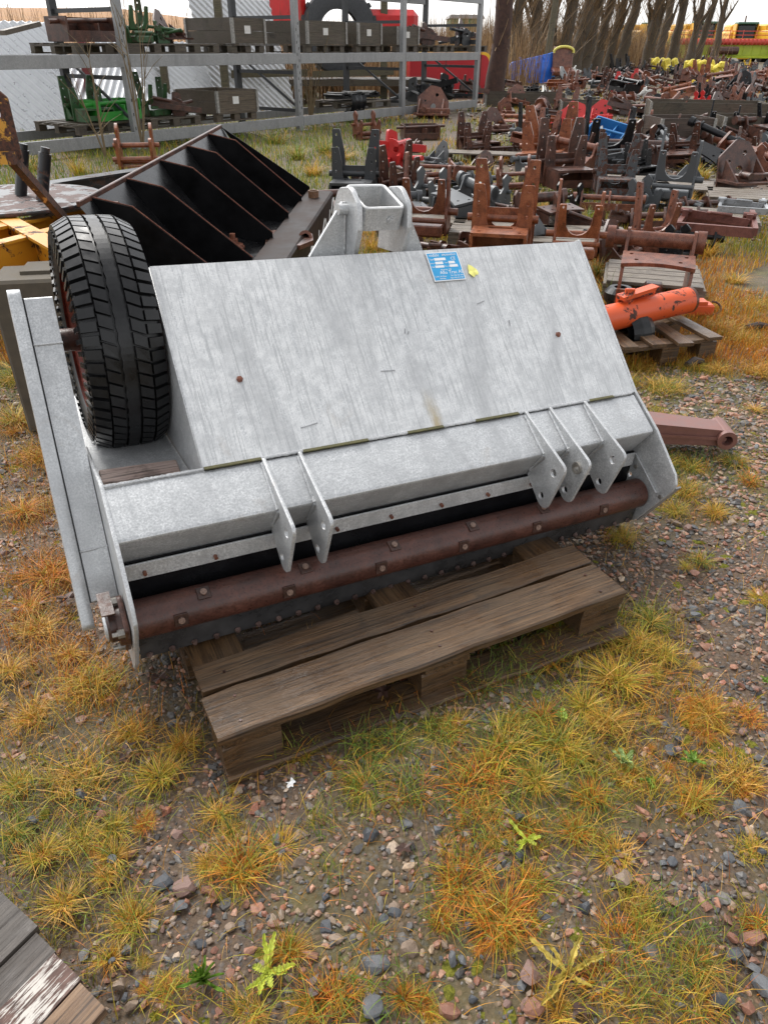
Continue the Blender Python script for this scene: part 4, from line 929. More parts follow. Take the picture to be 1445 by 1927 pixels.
# end sheet and the box beam along the foot
sheet3('end_sheet', [L_(B_), L_(D_)+Vector((0, 0, .03)), L_(D_)-Vector((0, 0, .06)), skin_pt(1, .5)], .012, RIBM, blade)
bxd = (Vector(D_)-Vector(C_)).normalized(); bxs = Vector((bxd.y, -bxd.x, 0))
MB().bar(L_(C_)+bxs*.09-Vector((0, 0, .13))-bxd*.1, L_(D_)+bxs*.09-Vector((0, 0, .13)), .24, .26, bev=.015).obj('foot_beam', m_plain('beam_black', (.026, .017, .014), .5, 0, .6, 5, .12), blade)
for px, py, z in ((440, 468, .27), (531, 362, .36), (497, 398, .32)):
    p = L_(gz(px, py, z)); MB().lathe([(0, .0001), (0, .075), (.018, .075), (.018, .078), (.036, .078), (.036, .07), (.05, .068), (.05, .035), (.085, .034), (.085, .02), (.12, .02), (.12, .0001)], 16, 'Z', p-Vector((0, 0, .02))).obj('bolt_stack', RUST, blade, True)
# legs under the upper edge keep the blade tilted
for t in (.1, .9): c_ = A_.lerp(B_, t); MB().bar(L_((c_.x+.05, c_.y, 0)), L_((c_.x+.05, c_.y, c_.z-.05)), .08, .08).obj('prop', RUST3, blade)
for t in (.05, .95): c_ = C_.lerp(D_, t)+bxs*.09; MB().bar(L_((c_.x, c_.y, 0)), L_((c_.x, c_.y, c_.z-.25)), .16, .16).obj('prop', WOOD_D, blade)
lg = [gz(503, 430, .26), gz(545, 424, .26), gz(588, 448, .26), gz(590, 460, .26), gz(565, 470, .26), gz(500, 468, .26)]
sheet3('lug_plate', [L_(p) for p in lg], .03, RUST3, blade)
MB().pipe(L_(gz(575, 447, .265)), L_(gz(575, 447, .29)), .05, .028, 16).obj('shackle_eye', RUST, blade)
# painted scrawl on the beam side
def stroke(pts2, w):
    """polyline (along beam, height) -> flat ribbon on the right side of the beam"""
    mb = MB(); base = L_(D_)+bxs*.2125
    P3 = [base-bxd*(a*2.4)+Vector((0, 0, h*.7+.0-.05*a*2.4)) for a, h in pts2]
    for a, b in zip(P3[:-1], P3[1:]): mb.bar(a, b, .003, w, up=(0, 0, 1) if abs((b-a).normalized().z) < .8 else tuple(bxd))
    return mb
WH = m_plain('white_chalk_paint', (.7, .7, .68), .7, 0, .2, 50)
for ln in ([(.52, -.30), (.50, -.14), (.36, -.29), (.34, -.12)], [(.30, -.28), (.22, -.12)], [(.20, -.14), (.19, -.27), (.12, -.28), (.10, -.13)], [(.07, -.2), (.03, -.08), (-.0, -.1)]):
    stroke(ln, .03).obj('white_scrawl', WH, blade)
# short rusty pipe standing behind the lug
p = gz(594, 455, .0); tag(MB().pipe((p.x, p.y, 0), (p.x, p.y, .42), .045, .036, 16).obj('steel_pipe', m_rust('pipe_rust', (.08, .04, .02), (.2, .1, .05), (.3, .18, .1))), 'short upright rusty pipe beside the plough blade lug', 'pipe')
# yellow frame with black disc
yf = thing('machine_chassis', 'chipped yellow steel frame with a rusty hitch lug behind the wheel', 'machine frame')
def ybeam(a, b, za, zb, h, w, nm='beam'):
    p, q = gz(*a, za), gz(*b, zb); o = MB()
    d = (q-p).normalized(); s = Vector((d.y, -d.x, 0))
    o.bar(p-d*.4, q+d*.35, w, .016).bar(p-d*.4-Vector((0, 0, h)), q+d*.35-Vector((0, 0, h)), w, .016).bar(p-d*.4-Vector((0, 0, h/2)), q+d*.35-Vector((0, 0, h/2)), .016, h-.02)
    return o.obj(nm, YEL, yf)
ybeam((0, 405), (108, 465), .62, .60, .16, .10); ybeam((40, 418), (108, 404), .60, .58, .12, .10)
p, q = gz(-30, 508, .50), gz(112, 468, .50); MB().bar(p, q, .02, .20).bar(p+Vector((0, .03, .10)), q+Vector((0, .03, .10)), .08, .014).obj('side_plate', YEL, yf)
hp = aty(15, 300, 3.6); me = plate_mesh('hitch_lug', rounded([(-.06, 0), (.06, 0), (.06, .24), (.02, .28), (-.05, .27)], .02), [(.0, .18, .022)], .03, .003)
me.transform(Matrix.Translation(hp) @ Matrix.Rotation(radians(20), 4, 'Z') @ Matrix.Rotation(pi/2, 4, 'X')); RY = m_paint('rusty_yellow', (.62, .30, .03), .40); link('hitch_lug', me, RY, yf)
MB().bar(hp+Vector((.02, 0, .0)), gz(125, 415, .62), .035, .045).obj('stay_bar', m_paint('rusty_yellow_stay', (.5, .24, .03), .36), yf)
MB().bar(hp+Vector((-.5, 0, .01)), hp+Vector((.05, 0, .01)), .10, .05).obj('lug_foot', RY, yf)
MB().bar(hp+Vector((-.3, .1, -.02)), Vector((hp.x-.3, hp.y+.1, .5)), .05, .05).obj('upright', YEL, yf)
for c_ in ((-2.6, 4.6), (-2.9, 4.2)): MB().bar((c_[0], c_[1], 0), (c_[0], c_[1], .45), .08, .08).obj('leg', YEL, yf)
dk = thing('steel_disc', 'worn round black steel plate with two stub pins on the yellow frame', 'steel disc', gz(20, 375, .64))
me = plate_mesh('disc_plate', [(.55*cos(2*pi*k/40), .55*sin(2*pi*k/40)) for k in range(40)], [(.48*cos(2*pi*k/18), .48*sin(2*pi*k/18), .013) for k in range(18)], .02, .002)
link('disc_plate', me, m_paint('worn_black_disc', (.035, .033, .034), .50, (.10, .05, .04), (.05, .03, .025), .3), dk)
for (px, py, px2, py2) in ((40, 368, 55, 328), (80, 378, 103, 318)):
    a, b = gz(px, py, .65), gz(px, py, .65)+Vector((.07, .03, .26)); MB().tube([a-dk.location, b-dk.location], .036, 14).tube([b-dk.location, b-dk.location+(b-a)*.12], .026, 14).obj('stub_pin', BLACK2, dk, True)
cb = aty(62, 512, 3.05); o = MB().box((0, 0, cb.z/2), (.30, .26, cb.z), None, .012).box((.05, .04, cb.z+.004), (.18, .16, .02)).obj('concrete_block', CONC); o.location = (cb.x, cb.y, 0); o.rotation_euler = (0, 0, .2)
tag(o, 'weathered brown concrete block below the yellow frame', 'concrete block')
ob = thing('black_box_beam', 'long black steel box beam lying behind the plough blade', 'steel beam', (0, 0, 0))
p, q = gz(95, 345, .45), gz(275, 318, .45)
MB().bar(p-(q-p)*.2, q+(q-p)*.4, .16, .02).bar(p-(q-p)*.2-Vector((0, .07, .12)), q+(q-p)*.4-Vector((0, .07, .12)), .02, .24).bar(p-(q-p)*.2-Vector((0, -.07, .12)), q+(q-p)*.4-Vector((0, -.07, .12)), .02, .24).obj('channel', BLACK2, ob)
for k in (.0, .9): c_ = p.lerp(q, k); MB().bar((c_.x, c_.y, 0), (c_.x, c_.y, .3), .1, .1).obj('support', RUST3, ob)

# ------------------------------------------------------------------ right neighbours: steel arm, orange cylinder on its pallet
arm2 = thing('lift_link', 'brown primed steel arm with a round bushing lying right of the mower', 'steel arm')
a0, a1 = gz(1130, 778, .16), gz(1362, 797, .13)
dx = (a1-a0).normalized(); sd = Vector((-dx.y, dx.x, 0))
PRIM = m_plain('brown_primer', (.17, .075, .06), .45, 0, .2, 15)
vs = []
for (t, w, h) in ((0, .075, .105), (1, .05, .07)):
    c_ = a0.lerp(a1, t)
    for sy in (-1, 1):
        for sz in (-1, 1): vs.append(c_+sd*w*sy+Vector((0, 0, h/2*sz-.045)))
MB().add(vs, [(0, 1, 3, 2), (4, 6, 7, 5), (0, 4, 5, 1), (2, 3, 7, 6), (0, 2, 6, 4), (1, 5, 7, 3)]).obj('box_arm', PRIM, arm2)
MB().pipe(a1-sd*.075+Vector((0, 0, -.045)), a1+sd*.075+Vector((0, 0, -.045)), .040, .022, 24).obj('bushing', PRIM, arm2)
MB().bar(a0-sd*.087+Vector((0, 0, -.045)), a1-sd*.058+Vector((0, 0, -.045)), .006, .012).obj('weld_seam', PRIM, arm2)
po = gz(1325, 655); d1 = (gz(1325, 655)-gz(1190, 660)); 
op = thing('slatted_pallet', 'grey slatted pallet under the orange cylinder', 'pallet')
E_ = [gz(1335, 632, .13), gz(1283, 643, .13), gz(1232, 645, .13), gz(1180, 650, .13)]
F_ = [gz(1255, 590, .13), gz(1218, 598, .13), gz(1180, 610, .13), gz(1145, 622, .13)]
for k in range(4):
    e, f = E_[k], F_[k]; MB().box((0, 0, 0), ((e-f).length+.3, .085, .02), None, .002).obj('slat', WOOD, op); o = op.children[-1]; m_ = (e+f)/2+(f-e).normalized()*.1; o.location = m_; o.rotation_euler = (0, 0, atan2((f-e).y, (f-e).x))
for u_ in (.08, .9):
    g0, g1 = E_[0].lerp(F_[0], u_), E_[3].lerp(F_[3], u_); l_ = (g1-g0); MB().bar(g0-l_*.03-Vector((0, 0, .021)), g1+l_*.5-Vector((0, 0, .021)), .09, .02).obj('bearer', WOOD, op)
    for w_ in (.02, .5): c_ = g0.lerp(g1, w_); o = MB().box((0, 0, .05), (.11, .10, .10), None, .002).obj('block', WOOD, op); o.location = (c_.x, c_.y, 0); o.rotation_euler = (0, 0, atan2(l_.y, l_.x))
cy = thing('orange_cylinder', 'thick orange hydraulic cylinder with flaking paint lying on a slatted pallet', 'hydraulic cylinder')
c0, c1 = gz(1140, 600, .22), gz(1292, 565, .25)
MB().tube([c0-(c1-c0)*.5, c1], .072, 28).obj('barrel', ORANGE, cy, True)
dn = (c1-c0).normalized(); MB().tube([c1, c1+dn*.02, c1+dn*.025], [.072, .072, .05], 28).obj('end_cap', RUST, cy, True)
h0 = c0.lerp(c1, .30)+Vector((0, 0, .10)); MB().bar(h0-dn*.10, h0+dn*.14+Vector((0, 0, .02)), .06, .02).bar(h0-dn*.04-Vector((0, 0, .04)), h0-dn*.04+Vector((0, 0, .04)), .05, .02, up=(0, 1, 0)).bar(h0-dn*.10+Vector((0, .05, -.02)), h0+dn*.16+Vector((0, .05, -.01)), .02, .05).obj('pipe_bracket', ORANGE, cy)
sh = thing('orange_shoe', 'small orange steel shoe with a cable loop beside the orange cylinder', 'steel part', gz(1312, 592))
MB().box((0, 0, .04), (.16, .10, .07), None, .01).box((-.03, 0, .085), (.12, .09, .02)).obj('shoe_body', ORANGE, sh)
MB().tube([(.08+.06*sin(a), -.0+.02*cos(a), .04+.04*cos(a)) for a in np.linspace(0, 5.6, 14)], .007, 6).obj('cable_loop', RUST3, sh)
p = gz(1172, 680, 0); o = MB().lathe([(0, .10), (.05, .12), (.10, .12), (.14, .10), (.14, .05), (0, .05)], 24, 'X').obj('small_wheel', RUBBER); o.location = (p.x, p.y+.1, .12); o.rotation_euler = (0, 0, .4)
tag(o, 'small dark rubber wheel half hidden behind the right end of the mower', 'wheel')
p = gz(1160, 580, 0); o = MB().lathe([(0, .07), (.05, .10), (.09, .10), (.12, .07), (.12, .04), (0, .04)], 24, 'Z').obj('rubber_ring', RUBBER); o.location = (p.x, p.y, .02); tag(o, 'grey rubber ring lying behind the hood edge near the orange cylinder', 'ring')
for (px, py, l_, a, lab) in ((1425, 622, .16, .1, 'short dark stick on the turf at the right edge'), (1305, 690, .12, .5, 'dark rotten stick in front of the slatted pallet')):
    p = gz(px, py); tag(MB().tube([p+Vector((-l_/2*cos(a), -l_/2*sin(a), .02)), p+Vector((0, .01, .03)), p+Vector((l_/2*cos(a), l_/2*sin(a), .02))], [.018, .024, .014], 7).obj('stick', m_dirtstick if 'm_dirtstick' in globals() else globals().setdefault('m_dirtstick', m_plain('rotten_stick', (.04, .028, .022), .8, 0, .4, 40))), lab, 'stick')

# ------------------------------------------------------------------ scrap archetypes, unit width 1, standing on z = 0
def ucut(w, h, sw, sd, holes=3, base=.0, lean=0.):
    o = [(-w/2, base), (w/2, base), (w/2+lean, h*.55), (w/2*.98, h), (w/2*.66, h)]
    arc = [(sw/2*cos(a), h-sd+sw/2*sin(a)*.9) for a in np.linspace(0, -pi, 9)]
    o += [(sw/2*1.05, h-sd*.55)]+arc+[(-sw/2*1.05, h-sd*.55), (-w/2*.66, h), (-w/2*.98, h), (-w/2-lean, h*.55)]
    hl = []
    for k in range(holes):
        for sx in (-1, 1): hl.append((sx*w*.405, h*(.92-.19*k), .022))
    return o, hl
def stand(me, y, rz=0., loc=(0, 0, 0)):
    me.transform(Matrix.Translation((loc[0], y, loc[2])) @ Matrix.Rotation(rz, 4, 'Z') @ Matrix.Rotation(pi/2, 4, 'X')); return me
def side(me, x, loc=(0, 0, 0)):
    me.transform(Matrix.Translation((x, loc[1], loc[2])) @ Matrix.Rotation(pi/2, 4, 'Z') @ Matrix.Rotation(pi/2, 4, 'X')); return me
PROTO = {}
def proto(kind, mat):
    key = (kind, mat.name)
    if key in PROTO: return PROTO[key]
    t = bpy.data.objects.new(kind, None); COL.objects.link(t)
    L = lambda nm, me: link(nm, me, mat, t)
    B = lambda nm, mb, sm=False: mb.obj(nm, mat, t, sm)
    if kind == 'cradle_bracket':
        o, h = ucut(1, 1.05, .46, .62); L('saddle_plate', stand(plate_mesh('saddle_plate', rounded(o, .02, 2), h, .05), .25))
        o, h = ucut(.92, .80, .46, .42); L('saddle_plate', stand(plate_mesh('saddle_plate', rounded(o, .02, 2), h, .05), -.12))
        L('top_plate', plate_mesh('top_plate', rounded([(-.42, -.75), (.42, -.75), (.42, -.15), (-.42, -.15)], .04, 2), [[(-.18, -.35), (.18, -.35), (.18, -.24), (-.18, -.24)], (-.3, -.6, .03), (.3, -.6, .03)], .04)); t.children[-1].location.z = .30
        B('box_side', MB().box((-.40, -.42, .15), (.05, .66, .28))); B('box_side', MB().box((.40, -.42, .15), (.05, .66, .28)))
        B('front_bar', MB().box((0, -.73, .10), (.84, .05, .12))); B('cross_tube', MB().tube([(-.55, .06, .38), (.55, .06, .38)], .05, 12), True)
        B('web', MB().box((0, .06, .46), (.56, .03, .10))); B('gusset', MB().prism([(-.1, .05), (.25, .05), (.25, .5)], -.47, -.44)); B('gusset', MB().prism([(-.1, .05), (.25, .05), (.25, .5)], .44, .47))
    elif kind == 'prong_bracket':
        for x, h_, ln in ((-.42, 1.15, .10), (.42, 1.0, -.04)):
            ol = rounded([(-.22, 0), (.26, 0), (.22, .34), (.10, .46), (.12+ln, h_), (-.06+ln, h_), (-.12, .42), (-.2, .3)], .035, 3)
            L('prong_plate', side(plate_mesh('prong_plate', ol, [(.03+ln*.8, h_-.09, .03), (.02+ln*.5, h_-.28, .03), (0, .42, .03), (.12, .18, .03)], .05), x))
        o, h = ucut(.82, .52, .5, .26, 1); L('yoke_plate', stand(plate_mesh('yoke_plate', rounded(o, .02, 2), h, .045), .12))
        B('base_box', MB().box((0, -.1, .09), (.76, .6, .16), None, .02)); B('cross_tube', MB().tube([(-.6, -.02, .34), (.62, -.02, .34)], .055, 12), True); B('cross_tube', MB().tube([(-.45, -.34, .24), (.45, -.34, .24)], .04, 10), True)
        L('flap_plate', plate_mesh('flap_plate', rounded([(-.36, -.3), (.36, -.3), (.3, .14), (-.3, .14)], .05, 2), [(-.2, -.1, .03), (.2, -.1, .03), (0, -.2, .05)], .03)); t.children[-1].location = (0, -.34, .30); t.children[-1].rotation_euler = (.18, 0, 0)
    elif kind == 'console_box':
        crv = [(.5-.1*k, -.62+.10*sin(pi*k/10)) for k in range(11)]
        L('top_plate', plate_mesh('top_plate', [(-.5, -.1), (.5, -.1)]+crv[::1], [(-.38, -.2, .03), (.38, -.2, .03), (.3, -.42, .03), (-.3, -.42, .03)], .035)); t.children[-1].location.z = .40; t.children[-1].rotation_euler = (.08, 0, 0)
        L('rear_plate', plate_mesh('rear_plate', rounded([(-.46, -.08), (.46, -.08), (.42, .26), (-.42, .26)], .03, 2), [(-.3, .1, .03), (.3, .1, .03), (0, .18, .04)], .035)); t.children[-1].location = (0, 0, .44)
        for x in (-.47, .47): L('side_plate', side(plate_mesh('side_plate', rounded([(-.62, 0), (.30, 0), (.42, .30), (.34, .62), (.2, .62), (.1, .42), (-.55, .36)], .03, 2), [(.28, .5, .05), (-.4, .16, .035)], .045), x))
        B('front_bar', MB().box((0, -.62, .09), (1.0, .06, .16))); B('cross_tube', MB().tube([(-.75, .28, .52), (.62, .28, .52)], .075, 14), True)
        B('collar', MB().tube([(-.78, .28, .52), (-.66, .28, .52)], .11, 14), True); B('collar', MB().tube([(.50, .28, .52), (.62, .28, .52)], .11, 14), True); B('inner_lug', MB().box((0, -.4, .16), (.26, .2, .12), None, .03))
    elif kind == 'open_frame':
        B('rail', MB().box((0, -.45, .08), (1.2, .08, .15))); B('rail', MB().box((0, .42, .07), (1.0, .07, .12)))
        B('end_bar', MB().bar((-.56, -.42, .10), (-.48, .62, .14), .08, .12)); B('end_bar', MB().bar((.60, -.48, .10), (.55, .70, .18), .08, .12))
        B('brace', MB().bar((-.5, .2, .2), (.5, -.1, .16), .03, .12)); B('loop', MB().tube([(-.15, .05, .25), (-.1, -.12, .28), (.1, -.16, .28), (.22, -.08, .26)], .025, 8), True)
        for sx in (-1, 1): B('lug_cluster', MB().box((sx*.5, .12, .20), (.10, .22, .14)).tube([(sx*.40, .12, .24), (sx*.6, .12, .24)], .05, 8))
    elif kind == 'cross_shaft':
        B('shaft', MB().tube([(-.85, 0, .34), (.85, 0, .34)], .07, 14), True); B('rail', MB().box((0, -.18, .14), (1.5, .07, .18)))
        for x in (-.72, .0, .72): L('flange', side(plate_mesh('flange', rounded([(-.26, 0), (.18, 0), (.16, .46), (-.02, .52), (-.2, .3)], .05, 2), [(.03, .36, .03)], .05), x))
        B('collar', MB().tube([(-.95, 0, .34), (-.78, 0, .34)], .11, 12), True); B('collar', MB().tube([(.74, 0, .34), (.92, 0, .34)], .11, 12), True)
    elif kind == 'hook_pair':
        for x in (-.36, .36):
            ol = [(-.3, 0), (.28, 0), (.34, .3), (.22, .62), (.30, .78), (.18, .92), (.02, .80), (.06, .58), (-.10, .40), (-.26, .66), (-.36, .60), (-.32, .3)]
            L('hook_plate', side(plate_mesh('hook_plate', rounded(ol, .05, 3), [(0, .14, .045), (.12, .3, .03)], .06), x))
        for (y, z) in ((.1, .14), (-.16, .22), (.2, .46)): B('tie_bar', MB().tube([(-.5, y, z), (.5, y, z)], .05, 10), True)
        B('pad', MB().box((0, -.05, .06), (.7, .4, .05)))
    elif kind == 'bent_bracket':
        L('face_plate', stand(plate_mesh('face_plate', rounded([(-.5, 0), (.5, 0), (.46, .5), (.2, .86), (-.1, .92), (-.48, .6)], .08, 3), [(-.3, .2, .035), (.3, .2, .035), (.1, .66, .05), (-.25, .5, .035), (0, .35, .08)], .05), .2)); t.children[-1].rotation_euler = (-.25, 0, 0)
        L('foot_plate', plate_mesh('foot_plate', rounded([(-.5, -.45), (.5, -.45), (.55, .22), (-.55, .22)], .05, 2), [(-.3, -.3, .035), (.3, -.3, .035)], .045)); t.children[-1].location.z = .12
        B('box_tube', MB().box((.1, -.12, .2), (.9, .16, .14), None, .02)); B('gusset', MB().prism([(-.3, .14), (.2, .14), (.2, .5)], -.42, -.38)); B('stub', MB().tube([(-.2, -.4, .25), (-.2, -.15, .25)], .07, 12), True)
        B('gusset', MB().prism([(-.3, .14), (.2, .14), (.2, .5)], .3, .34))
    elif kind == 'tray_box':
        for x in (-.5, .5): B('side_plate', MB().box((x, 0, .2), (.03, .62, .36)))
        B('floor_plate', MB().box((0, 0, .03), (1.0, .62, .03))); B('back_plate', MB().box((0, .3, .2), (1.0, .03, .36))); B('front_lip', MB().box((0, -.3, .1), (1.0, .03, .16)))
        B('divider', MB().box((.12, 0, .16), (.03, .58, .26))); B('bar', MB().tube([(-.7, -.1, .3), (.7, -.05, .34)], .035, 8), True)
    elif kind == 'frame_pile':
        r = random.Random(len(PROTO)+3)
        for k in range(6):
            a = r.uniform(0, 3.1); l_ = r.uniform(.4, .75); c_ = Vector((r.uniform(-.3, .3), r.uniform(-.3, .3), .10+.06*k)); d_ = Vector((cos(a), sin(a), r.uniform(-.22, .22)))*l_
            if k % 2: B('pipe', MB().tube([c_-d_, c_+d_], .045, 8), True)
            else: B('bar', MB().bar(c_-d_, c_+d_, .05, .13))
        L('lug_plate', stand(plate_mesh('lug_plate', rounded([(-.2, 0), (.24, 0), (.18, .55), (-.1, .62)], .06, 2), [(0, .42, .05), (0, .2, .03)], .05), .1, .6)); L('lug_plate', stand(plate_mesh('lug_plate', rounded([(-.2, 0), (.2, 0), (.14, .4), (-.14, .5)], .06, 2), [(0, .3, .05)], .05), -.2, -.5))
    PROTO[key] = t; USED[key] = False
    return t
USED = {}
def scrap(kind, mat, loc, s, rz, label, group=None, cat='tractor bracket', tilt=(0, 0), z=0., name=None):
    k = (kind, mat.name); pr = proto(kind, mat)
    o = pr if not USED[k] else copy_tree(pr); USED[k] = True
    o.location = (loc[0], loc[1], z); o.rotation_euler = (tilt[0], tilt[1], rz); o.scale = (s, s, s*(1.22 if kind in ('cradle_bracket', 'prong_bracket') and loc[1] < 11 else 1.5 if kind == 'console_box' and loc[1] < 7.5 else 1.))
    if name: o.name = name
    if 'group' in o: del o['group']
    return tag(o, label, cat, group)
def sp(kind, mat, px, py, wpx, deg, label, **kw):
    p = gz(px, py, kw.get('z', 0.)); return scrap(kind, mat, (p.x, p.y), wpx/pxm(p), radians(deg), label, **kw)
# rough boards lying under the brackets
def boards(px, py, Lm, Wm, deg, n, label, seed, mat=None, z=.0):
    p = gz(px, py); t = thing('wooden_pallet', label, 'pallet', (p.x, p.y, z), radians(deg)); w = Wm/n
    for k in range(n): o = MB().box((0, 0, 0), (Lm, w*.9, .022), None, .002).obj('deck_board', mat or WOOD_G, t); o.location = (0, -Wm/2+w*(k+.5), .12); o.rotation_euler = (0, 0, random.Random(seed+k).uniform(-.01, .01))
    for x in (-Lm*.45, 0, Lm*.45): MB().box((x, 0, .055), (.1, Wm*.96, .105)).obj('bearer', mat or WOOD_G, t)
    return t
WG2 = WOOD_G
boards(945, 452, .9, .8, -10, 5, 'grey pallet under the large twin saddle bracket', 1); boards(1085, 470, .8, .7, -8, 5, 'grey pallet under the brackets behind the hood corner', 2); boards(1222, 548, .62, .62, -16, 5, 'grey pallet under the brown console beside the orange cylinder', 3)
boards(1345, 430, .70, .62, -20, 6, 'small grey pallet carrying an open rusty frame', 4); boards(1160, 358, 1.1, .6, -10, 4, 'weathered pallet under the rusty yoke bracket', 5); boards(1395, 388, .75, .7, -18, 5, 'grey pallet under the bracket with bright tubes', 6)
boards(800, 432, .8, .6, -12, 4, 'grey pallet under the tall pronged bracket', 7); boards(1045, 345, .9, .6, -12, 4, 'grey pallet under the dark saddle bracket', 8); boards(920, 305, 1.4, .4, -14, 3, 'old pallet in the weeds beyond the saddle brackets', 9); boards(1268, 368, .8, .7, -22, 5, 'grey pallet under the grey bracket', 10)
zb = .132
sp('cradle_bracket', DGREY, 668, 372, 88, -6, 'dark grey saddle bracket with bright bolts behind the tower', z=0.)
sp('prong_bracket', RUST, 800, 438, 96, -14, 'tall rusty pronged bracket right of the galvanised tower', z=.1)
sp('cradle_bracket', RUST2, 940, 470, 118, -12, 'large orange rusty twin saddle bracket behind the hood', z=zb)
sp('prong_bracket', RUST2, 1078, 480, 92, -10, 'rusty bracket with rounded prongs behind the right hood corner', z=zb)
sp('console_box', RUST, 1222, 560, 124, -18, 'brown console box with a holed top plate behind the orange cylinder', z=zb)
sp('prong_bracket', RUST, 1218, 470, 84, 20, 'rusty yoke bracket standing behind the brown console box', z=.05)
sp('open_frame', m_rust('primer_rust', (.08, .025, .018), (.17, .055, .04), (.24, .09, .065)), 1342, 432, 112, -22, 'flat reddish open frame lying on a small pallet', z=.135)
sp('cross_shaft', RUST, 1142, 398, 70, -14, 'rusty cross shaft with three flanges between the brackets', z=.05)
sp('console_box', RUST3, 1030, 440, 78, 28, 'dark rusty console behind the pronged bracket')
sp('cradle_bracket', RUST3, 1052, 348, 86, 14, 'dark saddle bracket with black prongs in the middle of the yard', z=.1)
sp('cradle_bracket', m_paint('rust_grey', (.07, .075, .08), .47), 1152, 362, 76, -10, 'half grey rusty saddle bracket on a weathered pallet', z=zb)
sp('prong_bracket', GREYP, 1262, 372, 80, -24, 'grey painted bracket with white base plate at right', z=zb)
sp('bent_bracket', RUST3, 1398, 352, 92, 15, 'dark rusty round backed plate at the right', z=.1)
sp('open_frame', m_plain('bright_tube', (.30, .31, .32), .3, .4, .2, 3), 1392, 396, 70, -20, 'bright steel tube frame in front of the round backed plate', z=zb)
sp('frame_pile', REDP, 738, 312, 100, 20, 'tangle of bright red frames beyond the tower', cat='frame pile')
sp('hook_pair', RUST, 690, 262, 52, 30, 'rusty hooked bracket at the foot of the rack', z=0.)
sp('bent_bracket', RUST, 812, 222, 62, -10, 'rusty bracket with a white tag under the rack end')
sp('tray_box', RUST3, 790, 262, 66, 10, 'dark steel tray in the weeds beyond the red frames', cat='steel tray')
sp('cradle_bracket', RUST3, 893, 285, 62, 25, 'dark open bracket standing in grass left of the tree')
sp('hook_pair', RUST2, 262, 318, 84, 10, 'orange rusty hooked linkage arms below the rack post', z=.0, cat='linkage arms')
sp('cross_shaft', RUST3, 740, 372, 86, -20, 'rusty shaft assembly behind the tower')
sp('frame_pile', RUST, 850, 352, 82, 50, 'heap of rusty linkage bars behind the tall bracket', cat='scrap heap')
sp('console_box', RUST3, 640, 418, 90, 18, 'black and rusty console partly hidden by the tower')
sp('prong_bracket', BLACK, 998, 272, 60, 20, 'glossy black pronged bracket right of the tree trunk')
sp('tray_box', m_paint('bright_blue', (.04, .20, .46), .80), 1142, 262, 66, -35, 'bright blue steel box tipped over on the scrap', cat='steel box', tilt=(.5, .2), z=.25)
sp('bent_bracket', m_paint('red_plate', (.55, .03, .03), .80), 1085, 235, 46, 20, 'red holed plate behind the blue box'); sp('bent_bracket', m_paint('red_plate_two', (.55, .03, .03), .80), 1128, 228, 42, -20, 'bright red plate with wavy top behind the blue box')
sp('frame_pile', REDP, 1105, 285, 60, 70, 'red rods lying in front of the blue box', cat='scrap heap')
sp('hook_pair', RUST, 1198, 262, 54, -10, 'rusty hook bracket right of the blue box')
sp('console_box', BLACK, 1325, 300, 78, -40, 'glossy black console tipped on its side at right', tilt=(.35, .3), z=.1)
sp('prong_bracket', BLACK, 1352, 262, 56, -20, 'black pronged bracket behind the black console')
sp('tray_box', REDP, 1375, 245, 42, 10, 'red steel tray beside the wooden crates', cat='steel tray')
sp('frame_pile', GREYP, 1250, 285, 66, 30, 'heap of grey and white metal pieces in front of the crate', cat='scrap heap')
sp('cross_shaft', RUST3, 1195, 305, 92, -15, 'long dark cross shaft below the hook bracket')
sp('bent_bracket', GREYP, 1385, 290, 40, 30, 'grey plate leaning by the black console')
sp('console_box', RUST3, 1430, 268, 70, 20, 'dark rusty console at the right edge')
sp('hook_pair', RUST, 1432, 330, 60, 60, 'rusty hook bracket at the right edge beside the round plate')
sp('bent_bracket', m_rust('rust_tree', (.05, .02, .014), (.11, .045, .03), (.17, .07, .045)), 935, 250, 50, 30, 'rusty plate at the foot of the leaning tree')
sp('frame_pile', GREYP, 720, 445, 60, 10, 'grey pipes showing through the tower opening', cat='scrap heap')
